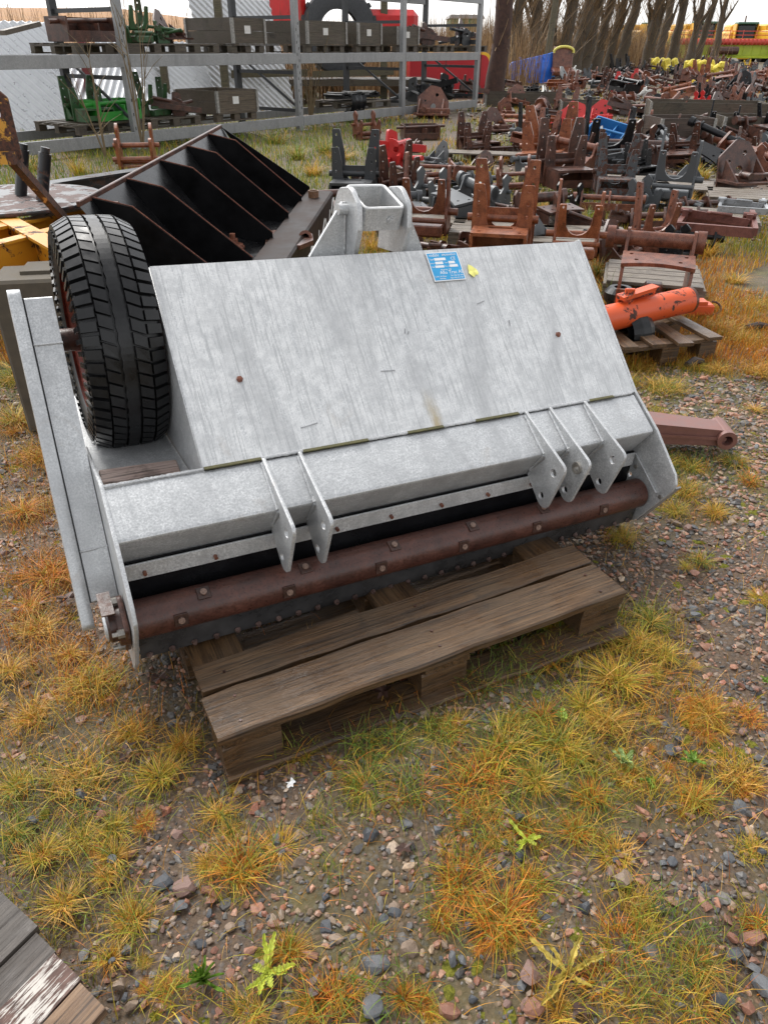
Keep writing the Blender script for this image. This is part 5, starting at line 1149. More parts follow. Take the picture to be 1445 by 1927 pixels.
# more brackets filling the front rows
rm = random.Random(31); taken = [(668, 372), (800, 438), (940, 470), (1078, 480), (1222, 556), (1218, 470), (1342, 432), (1142, 398), (1052, 348), (1152, 362), (1262, 372), (1398, 352), (1392, 396), (738, 312)]
MM = [(668, 340, 'the dark grey saddle bracket'), (800, 400, 'the tall pronged bracket'), (940, 440, 'the large twin saddle bracket'), (1078, 450, 'the rounded prong bracket'), (1222, 540, 'the brown console box'), (1342, 425, 'the open red frame'), (1142, 390, 'the three flanged cross shaft'), (1052, 335, 'the dark saddle bracket'), (1262, 360, 'the grey bracket'), (738, 300, 'the bright red frames'), (1398, 345, 'the round backed plate'), (1218, 455, 'the yoke bracket')]
cn_ = 0; tr2 = 0
while cn_ < 46 and tr2 < 4000:
    tr2 += 1; py = rm.uniform(285, 500); px = rm.uniform(690+max(0, py-330)*.5, 1330-max(0, py-400)*.6)
    if any(abs(px-a) < 40 and abs(py-b) < 24 for a, b in taken): continue
    kd, kn = rm.choice([('console_box', 'console box'), ('frame_pile', 'heap of bars'), ('bent_bracket', 'bent plate'), ('cross_shaft', 'cross shaft'), ('hook_pair', 'hook bracket'), ('cradle_bracket', 'saddle bracket'), ('tray_box', 'steel tray')]); mt_, mn = rm.choice([(RUST, 'rusty'), (RUST2, 'orange rusty'), (RUST3, 'dark rusty'), (RUST3, 'dark rusty'), (RUST3, 'dark rusty'), (BLACK, 'black'), (BLACK, 'black'), (GREYP, 'grey')])
    taken.append((px, py)); sp(kd, mt_, px, py, rm.uniform(.30, .46)*pxm(gz(px, py)), rm.uniform(-70, 60), unique_label(px, py, mn+' '+kn, 'lying', MM), group='brackets in the front rows of the yard', cat='scrap part', tilt=(rm.uniform(-.12, .12), rm.uniform(-.12, .12))); cn_ += 1
# wooden crates standing in the scrap
def crate(loc, rz, L, Wd, H, label, mat, s=1, paper=False, pal=True, group=None, z=0.):
    t = thing('wooden_crate', label, 'crate', (loc[0], loc[1], z), rz, group); z0 = .144 if pal else 0
    for (a, b) in (((-L/2, -Wd/2), (L/2, -Wd/2)), ((L/2, -Wd/2), (L/2, Wd/2)), ((L/2, Wd/2), (-L/2, Wd/2)), ((-L/2, Wd/2), (-L/2, -Wd/2))):
        nb = max(1, round(H/.2))
        for k in range(nb): MB().bar((a[0], a[1], z0+H*(k+.5)/nb), (b[0], b[1], z0+H*(k+.5)/nb), .022, H/nb*.97).obj('side_board', mat, t)
    for sx in (-1, 1):
        for sy in (-1, 1): MB().box((sx*(L/2+.004), sy*(Wd/2+.004), z0+H/2), (.05, .05, H*.95)).obj('corner_hinge', CORN, t)
    if paper: MB().box((-L*.05, -Wd/2-.016, z0+H*.55), (.15, .003, .12)).obj('paper_label', PAPER, t); MB().box((L/2+.016, 0, z0+H*.55), (.003, .14, .12)).obj('paper_label', PAPER, t)
    if pal:
        MB().box((0, 0, .133), (L, Wd, .022)).obj('deck', mat, t)
        for sx in (-.44, 0, .44):
            for sy in (-.42, 0, .42): MB().box((sx*L, sy*Wd, .065), (.14, .11, .11)).obj('block', mat, t)
        for sy in (-.42, 0, .42): MB().box((0, sy*Wd, .012), (L, .1, .02)).obj('bottom_board', mat, t)
    return t
CORN = m_plain('hinge_zinc', (.26, .25, .23), .5, .3, .5, 40)
p = gz(1268, 268); crate(p, .1, .95, .8, .42, 'dark brown wooden crate behind the grey scrap heap', m_wood('brown_crate', (.03, .02, .015), (.085, .055, .04), (.09, .08, .07), .3), pal=False)
p = gz(1318, 240); crate(p, -.22, 2.3, 1.2, .5, 'long grey wooden crate in the scrap field', WOOD_D, pal=False)
p = gz(1120, 215); crate(p, -.15, 1.8, 1., .3, 'low grey wooden collar behind the red plates', WOOD_D, pal=False)
p = gz(1425, 262); crate(p, -.1, 1.6, .9, .4, 'brown wooden crate cut by the right edge', WOOD_D, pal=False)
p = gz(985, 200); crate(p, -.1, 2.2, 1., .35, 'dark wooden collar between the tree and the blue panel', WOOD_D, pal=False)
# ------------------------------------------------------------------ the scrap field further back
KINDS = ['cradle_bracket', 'prong_bracket', 'console_box', 'cross_shaft', 'hook_pair', 'bent_bracket', 'tray_box', 'frame_pile']
KW = {'cradle_bracket': 'saddle bracket', 'prong_bracket': 'pronged bracket', 'console_box': 'console', 'cross_shaft': 'cross shaft', 'hook_pair': 'hook bracket', 'bent_bracket': 'bent plate bracket', 'tray_box': 'steel tray', 'frame_pile': 'heap of bars'}
YSC = m_paint('yellow_scrap', (.62, .42, .04), .66)
MATW = [(RUST, 'rusty', 3.5), (RUST3, 'dark rusty', 6), (RUST2, 'orange rusty', 1.5), (BLACK, 'black', 4), (GREYP, 'grey', 3), (REDP, 'red', 1), (BLUEP, 'blue', .3), (YSC, 'yellow', .5), (PAPER, 'white', .7)]
FMARKS = [(668, 340, 'the dark grey saddle bracket'), (1000, 272, 'the glossy black pronged bracket'), (1142, 262, 'the bright blue box'), (1085, 235, 'the red holed plate'), (1128, 228, 'the bright red wavy plate'), (1198, 262, 'the hook bracket by the blue box'), (1325, 300, 'the tipped black console'), (1268, 262, 'the dark brown crate'), (1318, 235, 'the long grey crate'), (1120, 212, 'the low grey collar'), (1375, 245, 'the red tray'), (1425, 262, 'the brown crate'), (985, 198, 'the dark wooden collar'), (995, 150, 'the blue panel'), (1056, 150, 'the rusty seat'), (1245, 135, 'the left row of yellow castings'), (1322, 145, 'the right row of yellow castings'), (1023, 152, 'the wooden pole'), (928, 188, 'the reddish willow'), (1160, 130, 'the forked willow'), (1214, 128, 'the thick willow'), (1350, 118, 'the lime header'), (1262, 370, 'the grey bracket'), (1395, 350, 'the round backed plate'), (1052, 340, 'the dark saddle bracket'), (1440, 150, 'the right edge in the back rows'), (1440, 200, 'the right edge in the middle rows')]
rf = random.Random(21); hand = [(1000, 272), (1140, 262), (1085, 235), (1128, 228), (1198, 262), (1325, 300), (1268, 250), (1318, 230), (1052, 340), (1152, 355), (1262, 365), (1395, 350), (935, 240), (893, 280)]
cnt = 0; tries = 0
while cnt < 270 and tries < 6000:
    tries += 1
    py = 122+rf.random()**1.25*205; lo = 930+max(0, py-200)*.45; px = rf.uniform(lo, 1470)
    if px < 1040 and py < 165: continue
    if any(abs(px-a) < 26 and abs(py-b) < 16 for a, b in hand): continue
    p = gz(px, py)
    kind = rf.choice(KINDS); w = rf.choices(MATW, [m[2] for m in MATW])[0]; kind = 'frame_pile' if w[1] == 'white' else kind
    zone = 'among the trees at the back' if py < 150 else 'in the back rows of the scrap field' if py < 190 else 'in the middle rows of the scrap field' if py < 240 else 'in the front rows of the scrap field'
    half = 'left' if px < 1130 else 'centre' if px < 1300 else 'right'
    scrap(kind, w[0], (p.x, p.y), rf.choice([.32, .4, .45, .5, .6, .75])*(1.3 if py < 170 else 1), rf.uniform(-1.2, 1.2), unique_label(px, py, w[1]+' '+KW[kind], 'lying', FMARKS), '%s %s pieces %s' % (w[1], KW[kind], zone+' '+half), 'scrap part', (rf.uniform(-.25, .25), rf.uniform(-.25, .25)), rf.choice([0, 0, .05, .15]))
    cnt += 1; hand.append((px, py)) if py > 200 else None
# ------------------------------------------------------------------ storage rack
RD = Vector((.585, .81, 0)).normalized(); RN = Vector((-RD.y, RD.x, 0)); R0 = Vector((-4.08, 13.31, 0)); RT4 = [-3.7, 0, 4.0, 7.6, 11.0]; RDEP = 1.65
rack = thing('storage_rack', 'long galvanised pallet rack with three levels standing behind the yard', 'rack', R0, atan2(RD.y, RD.x))
for t in RT4:
    for d in (0, RDEP):
        b = MB()
        b.box((t, d-.035, 1.9), (.13, .006, 3.8)).box((t-.062, d+.01, 1.9), (.006, .09, 3.8)).box((t+.062, d+.01, 1.9), (.006, .09, 3.8)); b.obj('post', GALV_D if d == 0 else DGREY, rack)
        MB().box((t, d, .006), (.2, .2, .012)).obj('foot_plate', GALV_D, rack)
    for z in (.35, 1.0, 1.9): MB().bar((t, .04, z), (t, RDEP-.04, z), .04, .06).obj('frame_tie', DGREY, rack)
    MB().bar((t, .04, .4), (t, RDEP-.04, 1.3), .035, .04).obj('frame_brace', DGREY, rack)
slot_m = m_plain('slot_dark', (.03, .03, .03), .8)
for t in RT4[1:3]:
    for k in range(16): MB().box((t+(.025 if k % 2 else -.025), -.0395, .3+.1*k), (.014, .003, .045)).obj('post_slot', slot_m, rack)
LEV = (.08, 1.15, 2.34)
for a, b in zip(RT4[:-1], RT4[1:]):
    for z in LEV:
        for d in (0, RDEP): MB().box(((a+b)/2, d-.02*(d == 0), z+.085), (b-a-.135, .05, .17 if d == 0 else .14), None, .004).obj('shelf_beam', GALV_D, rack)
def onrack(px, level, d=.5):
    """spot on the rack under photo column px: distance along, at depth d"""
    best = None
    for k in range(1600):
        t = -4+k*.01; q = R0+RD*t+RN*d; x, y = topx(np.array([[q.x, q.y, LEV[level]+.17]])); e = abs(float(x[0])-px)
        if best is None or e < best[0]: best = (e, t)
    return R0+RD*best[1]+RN*d, LEV[level]+.17
RZ_ = atan2(RD.y, RD.x)
def rpal(px, lvl, label, d=.75, mat=WOOD_D, L=.8, Wd=1.2):
    q, z = onrack(px, lvl, d); o = make_pallet('wooden_pallet', label, (0, 0, 0), 0, mat, None, L, Wd, 3, (.145, .1, .145, .1, .145), None, True)
    c_ = Vector((cos(RZ_)*L/2-sin(RZ_)*Wd/2, sin(RZ_)*L/2+cos(RZ_)*Wd/2, 0)); o.location = q-c_; o.location.z = z+.001; o.rotation_euler = (0, 0, RZ_); return q, z+.146
def rcrate(px, lvl, label, L=.8, Wd=1.2, H=.2, d=.75, paper=True, mat=None):
    q, z = onrack(px, lvl, d); return crate(q, RZ_, L, Wd, H, label, mat or WOOD_D, paper=paper, z=z)
q, z = rpal(165, 1, 'dark pallet with brown curved plate on the middle shelf', L=1.2); scrap('tray_box', RUST3, q, .9, RZ_, 'dark brown curved steel part on the middle shelf at left', z=z, cat='steel part')
q, z = rpal(255, 1, 'dark pallet carrying green parts on the middle shelf', L=1.2); scrap('prong_bracket', GREENP, q, .62, RZ_+.3, 'green bracket with yellow sticker on the middle shelf', z=z); scrap('frame_pile', GREENP, q+RD*.55, .55, RZ_, 'green pipes and castings on the middle shelf', z=z, cat='scrap heap')
q, z = rpal(330, 1, 'dark pallet beside the labelled crate on the middle shelf', L=1.0); scrap('bent_bracket', RUST3, q, .6, RZ_+.5, 'dark rusty bracket beside the crate on the middle shelf', z=z)
rcrate(428, 1, 'dark wooden crate with paper label on the middle shelf, leftmost', H=.4)
rcrate(575, 1, 'long dark wooden crate with red corner on the middle shelf', 1.2, 1.2, .4); rcrate(655, 1, 'dark wooden crate with torn white label on the middle shelf', H=.4); rcrate(728, 1, 'dark wooden crate with zinc hinges beside the third post', H=.36)
q, z = rpal(800, 1, 'dark pallet of small scrap on the middle shelf near the end'); scrap('frame_pile', RUST3, q, .8, .5, 'heap of dark linkage bars on the middle shelf', z=z, cat='scrap heap')
q, z = rpal(865, 1, 'dark pallet at the right end of the middle shelf'); scrap('frame_pile', DGREY, q, .8, 1.2, 'dark grey bars and plates at the right end of the middle shelf', z=z, cat='scrap heap'); scrap('bent_bracket', RUST3, q+RD*.4, .6, 1.2, 'dark bent plate at the right end of the middle shelf', z=z+.1)
q, z = rpal(835, 2, 'dark pallet on the top shelf near the end'); scrap('frame_pile', RUST3, q, .7, .9, 'scrap on the top shelf near the end', z=z, cat='scrap heap')
q, z = rpal(170, 0, 'mossy pallet with green bracket on the bottom shelf', L=1.2); scrap('cradle_bracket', GREENP, q, .60, RZ_-.1, 'green saddle bracket on the bottom shelf beside the left post', z=z); BG = m_paint('bright_green', (.03, .26, .03), .75)
scrap('tray_box', BG, q+RD*.3-RN*.25, .8, RZ_+.05, 'bright green steel box on the bottom shelf', z=z, cat='steel box')
q, z = rpal(292, 0, 'mossy pallet with green and yellow bracket on the bottom shelf', L=1.1); scrap('prong_bracket', GREENP, q, .58, RZ_+.2, 'green bracket with yellow patch on the bottom shelf', z=z); scrap('frame_pile', RUST3, q+RD*.3-RN*.3, .6, .4, 'brown shafts in front of the green bracket on the bottom shelf', z=z, cat='scrap heap')
rcrate(412, 0, 'dark wooden crate with white label on the bottom shelf', 1.0, 1.1, .36, mat=m_wood('label_crate', (.05, .036, .024), (.13, .095, .06), (.12, .11, .085), .4))
q, z = rpal(665, 0, 'pallet with black rubber tracks on the bottom shelf', L=1.3)
tk = thing('rubber_track', 'folded black rubber track on the bottom shelf', 'rubber track', q+Vector((0, 0, z)), RZ_)
for k in range(13): MB().box((-.7+.11*k, 0, .12+.03*sin(k*1.3)), (.09, .55, .05), None, .012).obj('track_lug', RUBBER, tk)
MB().box((0, 0, .07), (1.45, .5, .05), None, .01).obj('track_band', RUBBER, tk)
bag = []; 
for i in range(9):
    for j in range(7): bag.append((-.25+.5*i/8, -.62+.02*sin(i*2.1)-.05*sin(j), .14-.45*j/6+.02*cos(i*3+j)))
o = MB().add(bag, [(i*7+j, (i+1)*7+j, (i+1)*7+j+1, i*7+j+1) for i in range(8) for j in range(6)]).obj('plastic_sheet', BLACK, None, True); qq, _ = onrack(632, 0, .75); o.location = (qq.x, qq.y, z); o.rotation_euler = (0, 0, RZ_); tag(o, 'crumpled black plastic sheet hanging over the pallet on the bottom shelf', 'plastic sheet')
q, z = onrack(835, 0, .7); scrap('frame_pile', BLACK, q, 1.0, .2, 'tangle of black bars at the right end of the bottom shelf', z=z, cat='scrap heap'); scrap('frame_pile', RUST3, q+RD*1.2, .9, 1., 'dark scrap pieces at the far end of the bottom shelf', z=z, cat='scrap heap'); scrap('frame_pile', DGREY, q-RD*1.3, .9, 1.7, 'dark bars next to the third post on the bottom shelf', z=z, cat='scrap heap')
# ------------------------------------------------------------------ corrugated sheets, timber fence and things behind the rack
CORR = m_plain('corrugated_zinc', (.62, .63, .64), .35, .45, .1, 6)
def corr(px, py, Yd, Wm, Hm, slant, tiltb, rz, label):
    """corrugated sheet with ridges running at a slant, leaning back"""
    p = aty(px, py, Yd); p.z = .03; nx_, nz_ = int(Wm/.02), int(Hm/.03); k = 2*pi/.13
    vs = [(-Wm/2+Wm*i/nx_, .024*sin(k*((-Wm/2+Wm*i/nx_)*cos(slant)+Hm*j/nz_*sin(slant))), Hm*j/nz_) for j in range(nz_+1) for i in range(nx_+1)]
    o = MB().add(vs, [(j*(nx_+1)+i, j*(nx_+1)+i+1, (j+1)*(nx_+1)+i+1, (j+1)*(nx_+1)+i) for j in range(nz_) for i in range(nx_)]).obj('corrugated_sheet', CORR, None, False); o.data.polygons.foreach_set('use_smooth', [True]*len(o.data.polygons))
    sol = o.modifiers.new('thickness', 'SOLIDIFY'); sol.thickness = .003
    o.matrix_world = Matrix.Translation(p) @ Matrix.Rotation(rz, 4, 'Z') @ Matrix.Rotation(-tiltb, 4, 'X')
    tag(o, label, 'corrugated sheet'); return o
corr(5, 240, 15.2, 3.4, 2.1, radians(35), radians(32), .75, 'corrugated zinc sheet leaning behind the left end of the rack')
corr(205, 215, 17.2, 2.6, 1.5, radians(-40), radians(40), .85, 'corrugated zinc sheet seen behind the second rack post')
corr(345, 205, 19.2, 2.9, 1.7, radians(42), radians(30), .9, 'pale corrugated sheet behind the labelled crates')
corr(490, 215, 21., 2.6, 2.5, radians(48), radians(18), .9, 'corrugated sheet behind the middle of the rack')
TIMB = m_wood('mossy_timber', (.06, .05, .03), (.15, .125, .075), (.13, .13, .07), .5)
for (px, py, Yd, h, w, lab) in ((428, 195, 20., 2.6, .17, 'mossy timber post behind the labelled crates'), (722, 180, 25., 3., .2, 'mossy timber post behind the track pallet'), (318, 200, 19.3, 2., .15, 'leaning timber post behind the green bracket')):
    p = aty(px, py, Yd); o = MB().box((0, 0, h/2), (w, w, h), None, .01).obj('timber_post', TIMB); o.location = (p.x, p.y, 0); tag(o, lab, 'post')
for (a, b, za, zb_, lab) in (((440, 20.5), (580, 22.), .85, .85, 'mossy fence rail behind the corrugated sheets'), ((590, 24.), (740, 25.), .75, .8, 'mossy fence rail beyond the track pallet')):
    p, q = aty(a[0], 180, a[1]), aty(b[0], 175, b[1]); p.z = za; q.z = zb_; tag(MB().bar(p, q, .05, .16).obj('fence_rail', TIMB), lab, 'fence rail')
p = aty(175, 190, 17.5); o = MB().box((0, 0, .9), (.16, .16, 1.8)).obj('red_post', m_plain('dark_red_steel', (.18, .03, .03), .5)); o.location = (p.x, p.y, 0); tag(o, 'dark red steel post behind the green saddle bracket', 'post')
p = aty(60, 48, 15.); q = aty(10, 60, 14.6); tag(MB().bar(aty(72, 45, 15.), aty(5, 62, 14.4), .18, .07).obj('timber_offcut', WOOD_G), 'grey timber beam lying on the corrugated sheets at upper left', 'timber')
# brushwood and reeds behind the rack
def reeds(name, label, n, region, hmin, hmax, pal, wd, seed, lean=.35):
    r = np.random.default_rng(seed); P = region(n, r); n = len(P); c = np.array(pal)[r.integers(0, len(pal), n)]*r.uniform(.6, 1.2, (n, 1))
    V, T, C = blades(P, r.uniform(hmin, hmax, n), r.uniform(.6, 1.3, n)*wd, r.uniform(0, 2*pi, n), np.abs(r.normal(0, lean, n)), c, r, 4)
    o = link(name, tri_mesh(name, V, T, C), BLADE); o['kind'] = 'stuff'; o['label'] = label; o['category'] = 'vegetation'; return o
BRN = [(.24, .14, .065), (.17, .095, .045), (.30, .19, .09), (.12, .07, .035), (.34, .23, .12)]
def behind(n, r):
    t = r.uniform(-8, 26, n); d = r.uniform(5., 16, n); q = np.array(R0)[None]+np.outer(t, np.array(RD))+np.outer(d, np.array(RN)); k = (q[:, 0] > -3.) | (r.random(n) < .35); return q[k]
reeds('dry_reeds', 'dry brown reeds and brushwood behind the rack', 17000, behind, .9, 2.9, BRN, .024, 5)
def hedge(n, r):
    t = r.random(n); a = np.array([3.5, 47.]); b = np.array([25., 76.]); q = a[None]*(1-t)[:, None]+b[None]*t[:, None]; q = q+np.stack([r.normal(0, 1.2, n)*(1+t), r.uniform(0, 8, n)], 1); return np.concatenate([q, np.zeros((n, 1))], 1)
reeds('hedge_brush', 'brown brushwood growing between the willow trunks', 13000, hedge, .8, 3.6, BRN, .035, 6, .3)
# grass of the yard further back
def yard(n, r):
    px = r.uniform(-450, 1900, n); py = 128+r.random(n)**.8*560; d = _f[None]+RT[None]*((px-CX)/FOC)[:, None]+UP[None]*((CY-py)/FOC)[:, None]; t = -CAMH/d[:, 2]
    q = CAMP[None]+d*t[:, None]; k = fbm(q[:, 0], q[:, 1], .55, 91)+.05*(px > 1200)*(py > 370)+.35*(px < 700)*(py > 240) > .47; return q[k]
r = np.random.default_rng(8); P = yard(210000, r); n = len(P); dist = P[:, 1]
h = fbm(P[:, 0], P[:, 1], .5, 41); px_, py_ = topx(P)
seq = np.array(sum([GC[c] for c in ('g', 'l', 'y', 'o')], [])); green = (px_ < 720) & (py_ < 420)
qv = np.where(green, .12+.25*(h-.5), np.clip((h-.25)/.5, 0, 1)*.75+.12); ci = np.clip((qv*16+r.normal(0, 2.6, n)).astype(int), 0, 15); c = seq[ci]*r.uniform(.6, 1.2, (n, 1))
V, T, C = blades(P, r.uniform(.025, .10, n)*np.clip(.45+dist*.075, .7, 1.8), r.uniform(.6, 1.3, n)*np.clip(.0009*dist, .003, .018), r.uniform(0, 2*pi, n), r.uniform(.1, 1.1, n), c, r, 2)
o = link('yard_grass', tri_mesh('yard_grass', V, T, C), BLADE); o['kind'] = 'stuff'; o['label'] = 'green and golden grass growing between the scrap rows'; o['category'] = 'grass'
# small rubble among the scrap so that the ground is not bare
k = rng.random(6000); px = rng.uniform(880, 1480, 6000); py = 125+k**1.1*330; d = _f[None]+RT[None]*((px-CX)/FOC)[:, None]+UP[None]*((CY-py)/FOC)[:, None]; q = CAMP[None]+d*(-CAMH/d[:, 2])[:, None]
S = rng.uniform(.006, .03, len(q))*np.clip(q[:, 1]/9, .6, 3); V, T = stones(q+np.stack([0*S, 0*S, S*.3], 1), S, rng); pal = np.array([(.08, .035, .02), (.05, .03, .022), (.03, .03, .032), (.14, .06, .03), (.16, .14, .12), (.30, .28, .25), (.10, .07, .05)])
o = link('rubble', tri_mesh('rubble', V, T, np.repeat(pal[rng.integers(0, 7, len(q))], 12, 0)), m_stone()); o['kind'] = 'stuff'; o['label'] = 'rusty crumbs and rubble strewn between the scrap rows'; o['category'] = 'rubble'
# ------------------------------------------------------------------ red tyre machine, coloured panels
p = aty(632, 160, 25.); mt = thing('red_tractor', 'red tractor with a big black rear tyre behind the rack', 'tractor', (p.x, p.y, .62), .15)
MB().box((0, .3, -.08), (6, 2.2, .16)).obj('loading_deck', WOOD_D, mt); MB().box((-2, .3, -.37), (.4, 2, .5)).obj('deck_support', RUST3, mt); MB().box((2, .3, -.37), (.4, 2, .5)).obj('deck_support', RUST3, mt)
b = MB(); b.lathe([(-.3, .55), (-.34, .75), (-.28, 1.0), (-.2, 1.05), (.2, 1.05), (.28, 1.0), (.34, .75), (.3, .55)], 40, 'X'); me = b.mesh('tyre'); me.transform(Matrix.Rotation(pi/2, 4, 'Z')); o = link('tyre', me, m_plain('dusty_tyre', (.05, .052, .055), .7), mt, (.1, -.2, 1.15)); autosmooth(me)
for k in range(20):
    a = 2*pi*k/20; l_ = MB().box((0, 0, 1.06), (.12, .5, .08)).mesh('lug'); link('lug', l_, m_plain('lug_rubber', (.05, .052, .055), .7) if k == 0 else bpy.data.materials['lug_rubber'], o, None, (0, a, 0))
MB().lathe([(-.1, .0001), (-.1, .5), (.1, .5)], 24, 'X').mesh
RT_RED = m_plain('tractor_red', (.55, .02, .02), .35, 0, .15, 3)
MB().box((-1.8, .2, 1.6), (2.0, 1.2, 1.1), None, .15).obj('bonnet', RT_RED, mt); MB().box((1.6, .3, 1.35), (1.6, 1.3, .7), None, .15).obj('body', RT_RED, mt); MB().box((.1, .5, 2.9), (2.3, 1.0, .5), None, .2).obj('fender', RT_RED, mt); MB().box((-2.2, 1.2, .5), (.4, .5, 1.0)).obj('front_axle', RUST3, mt)
MB().box((.9, -.55, 2.1), (.18, .01, .4)).obj('paper_notice', PAPER, mt); MB().box((1.15, -.55, 2.1), (.18, .01, .4)).obj('paper_notice', PAPER, mt)
p = gz(848, 168); p = Vector((p.x*.84, p.y*.84, -.05)); pn = thing('red_hood_panel', 'large red machine hood with a yellow edge beyond the end of the rack', 'machine hood', (p.x, p.y, 0), .1)
W_ = 2.55; H_ = 1.22
def rprism(x0, x1, y0, y1, z0, z1, r, nm, mat): MB().prism(rounded([(x0, z0), (x1, z0), (x1, z1), (x0, z1)], [.05, r, r, .05], 6), y0, y1, 1).obj(nm, mat, pn)
rprism(-W_*.56, W_*.46, -.30, .55, .12, H_, .28, 'hood_shell', m_plain('hood_red', (.46, .012, .02), .4, 0, .12, 2)); rprism(-W_*.40, W_*.53, .10, .75, .02, H_*1.06, .35, 'yellow_edge', m_plain('hood_yellow', (.75, .52, .02), .4, 0, .1, 2)); rprism(-W_*.5, W_*.47, -.32, -.29, .0, .12, .02, 'lower_trim', BLACK)
for k in (-.1, .35): MB().box((W_*k, -.31, .75), (.02, .02, 1.1)).obj('panel_seam', RUST3, pn)
p = gz(995, 157); bp = thing('blue_panel', 'bright blue moulded panel standing between the tree trunks', 'machine panel', (p.x, p.y, 0), .25)
MB().prism([(-1.0, .05), (1.05, .0), (1.1, 1.25), (.85, 1.18), (-.9, .85), (-1.05, .75)], -.06, .06, 1).obj('panel_shell', m_plain('panel_blue', (.03, .17, .72), .35, 0, .12, 2), bp); MB().prism([(-.9, .15), (.95, .1), (.95, .9), (-.85, .65)], -.09, -.055, 1).obj('panel_relief', bpy.data.materials['panel_blue'], bp)
for k in (-.6, .0, .6): MB().box((k, -.08, 1.0), (.08, .06, .06)).obj('clip', bpy.data.materials['panel_blue'], bp)
for (px, py, R_, lab) in ((1056, 138, .5, 'pale yellow hose coil on a rusty seat near the blue panel'), ):
    p = gz(px, 158); t = thing('rusty_seat', 'rusty seat shell with a pale yellow hose on top near the blue panel', 'seat', (p.x, p.y, 0)); MB().box((0, 0, .5), (1.0, .8, .2), Matrix.Rotation(.2, 3, 'X'), .05).box((0, .4, 1.0), (.9, .15, .9), Matrix.Rotation(-.2, 3, 'X'), .05).obj('seat_shell', RUST, t); MB().tube([(.45*sin(a), .3, 1.25+.2*cos(a)) for a in np.linspace(-1.8, 1.8, 12)], .055, 8).obj('hose', m_plain('pale_yellow', (.65, .58, .12), .5), t)
for (x0, x1, py, n, lab) in ((1225, 1265, 135, 7, 'row of yellow castings in the far scrap, left of the two'), (1290, 1355, 143, 10, 'row of yellow castings in the far scrap, right of the two')):
    t = None; YM = m_plain('casting_yellow', (.68, .55, .06), .5) if 'casting_yellow' not in bpy.data.materials else bpy.data.materials['casting_yellow']
    p0 = gz(x0, py); t = thing('yellow_castings', lab, 'scrap part', (p0.x, p0.y, 0)); p1 = gz(x1, py+4)
    for k in range(n):
        q = p0.lerp(p1, k/(n-1))-p0; MB().box((q.x, q.y, .45+.2*sin(k*2.3)), (.45, .35, .5+.2*cos(k*1.7)), Matrix.Rotation(k*.7, 3, 'Y'), .08).obj('casting', YM, t)
# ------------------------------------------------------------------ willow trees
BARK = m_wood('willow_bark', (.035, .026, .018), (.12, .085, .055), (.12, .11, .075), .5, .85); BARKR = m_rust('reddish_bark', (.03, .015, .011), (.07, .032, .022), (.11, .055, .036), .8)
def m_twig():
    return m_plain('willow_twig', (.20, .125, .06), .7, 0, .4, 3)
TWIG = m_twig()
def willow(pb, pt, Yd, wpx, label, seed, mat=None, ntw=130, limbs=3, py_is_ground=True):
    r = random.Random(seed); b = aty(pb[0], pb[1], Yd); b.z = 0; top = aty(pt[0], pt[1], Yd+r.uniform(-.5, .5)); rad = wpx*1.5/pxm(b)/2; d = (top-b); d = d/max(d.z, .5)
    t = thing('willow_tree', label, 'tree', b, 0); Ht = r.uniform(4.6, 6.2); n = 9
    pts = [Vector((d.x*Ht*k/n+r.uniform(-.1, .1)*rad*(k > 0)*1.5, d.y*Ht*k/n, Ht*k/n-.1*(k == 0))) for k in range(n+1)]
    tr = MB(); tr.tube(pts, [rad*(1.35 if k == 0 else 1.08 if k == 1 else 1-.35*k/n)*r.uniform(.9, 1.12) for k in range(n+1)], 11); me = noisy(tr.mesh('trunk'), rad*.22, 1.6/rad*.35, seed); autosmooth(me, 60); link('trunk', me, mat or BARK, t)
    tw = []; starts = []
    for l_ in range(limbs):
        k = r.randrange(3, n+1); a = r.uniform(0, 6.28); p0 = pts[k]; L_m = r.uniform(1.2, 2.8); lp = [p0]
        dirv = Vector((cos(a)*.55+d.x, sin(a)*.4, 1)).normalized()
        for s_ in range(5): dirv = (dirv+Vector((r.uniform(-.15, .15), r.uniform(-.15, .15), .1))).normalized(); lp.append(lp[-1]+dirv*L_m/5)
        MB().tube(lp, [rad*.45*(1-.14*i) for i in range(6)], 7).obj('limb', mat or BARK, t, True); starts += lp[1:]
    mb = MB()
    for k in range(ntw):
        if r.random() < .5: p0 = starts[r.randrange(len(starts))] if starts else pts[-1]
        else: kk = r.randrange(1, n+1); p0 = pts[kk]+Vector((r.uniform(-1, 1), r.uniform(-1, 1), 0))*rad*.8
        a = r.uniform(0, 6.28); up = r.uniform(.7, 2.2); dv = Vector((cos(a), sin(a), up)).normalized(); L_m = r.uniform(.7, 2.6); q = [p0]
        for s_ in range(4): dv = (dv+Vector((r.uniform(-.12, .18), r.uniform(-.1, .1), .12))).normalized(); q.append(q[-1]+dv*L_m/4)
        mb.tube(q, [.020, .016, .013, .010, .006], 3, False)
    o = mb.obj('twigs', TWIG, t); o['kind'] = 'stuff'; return t
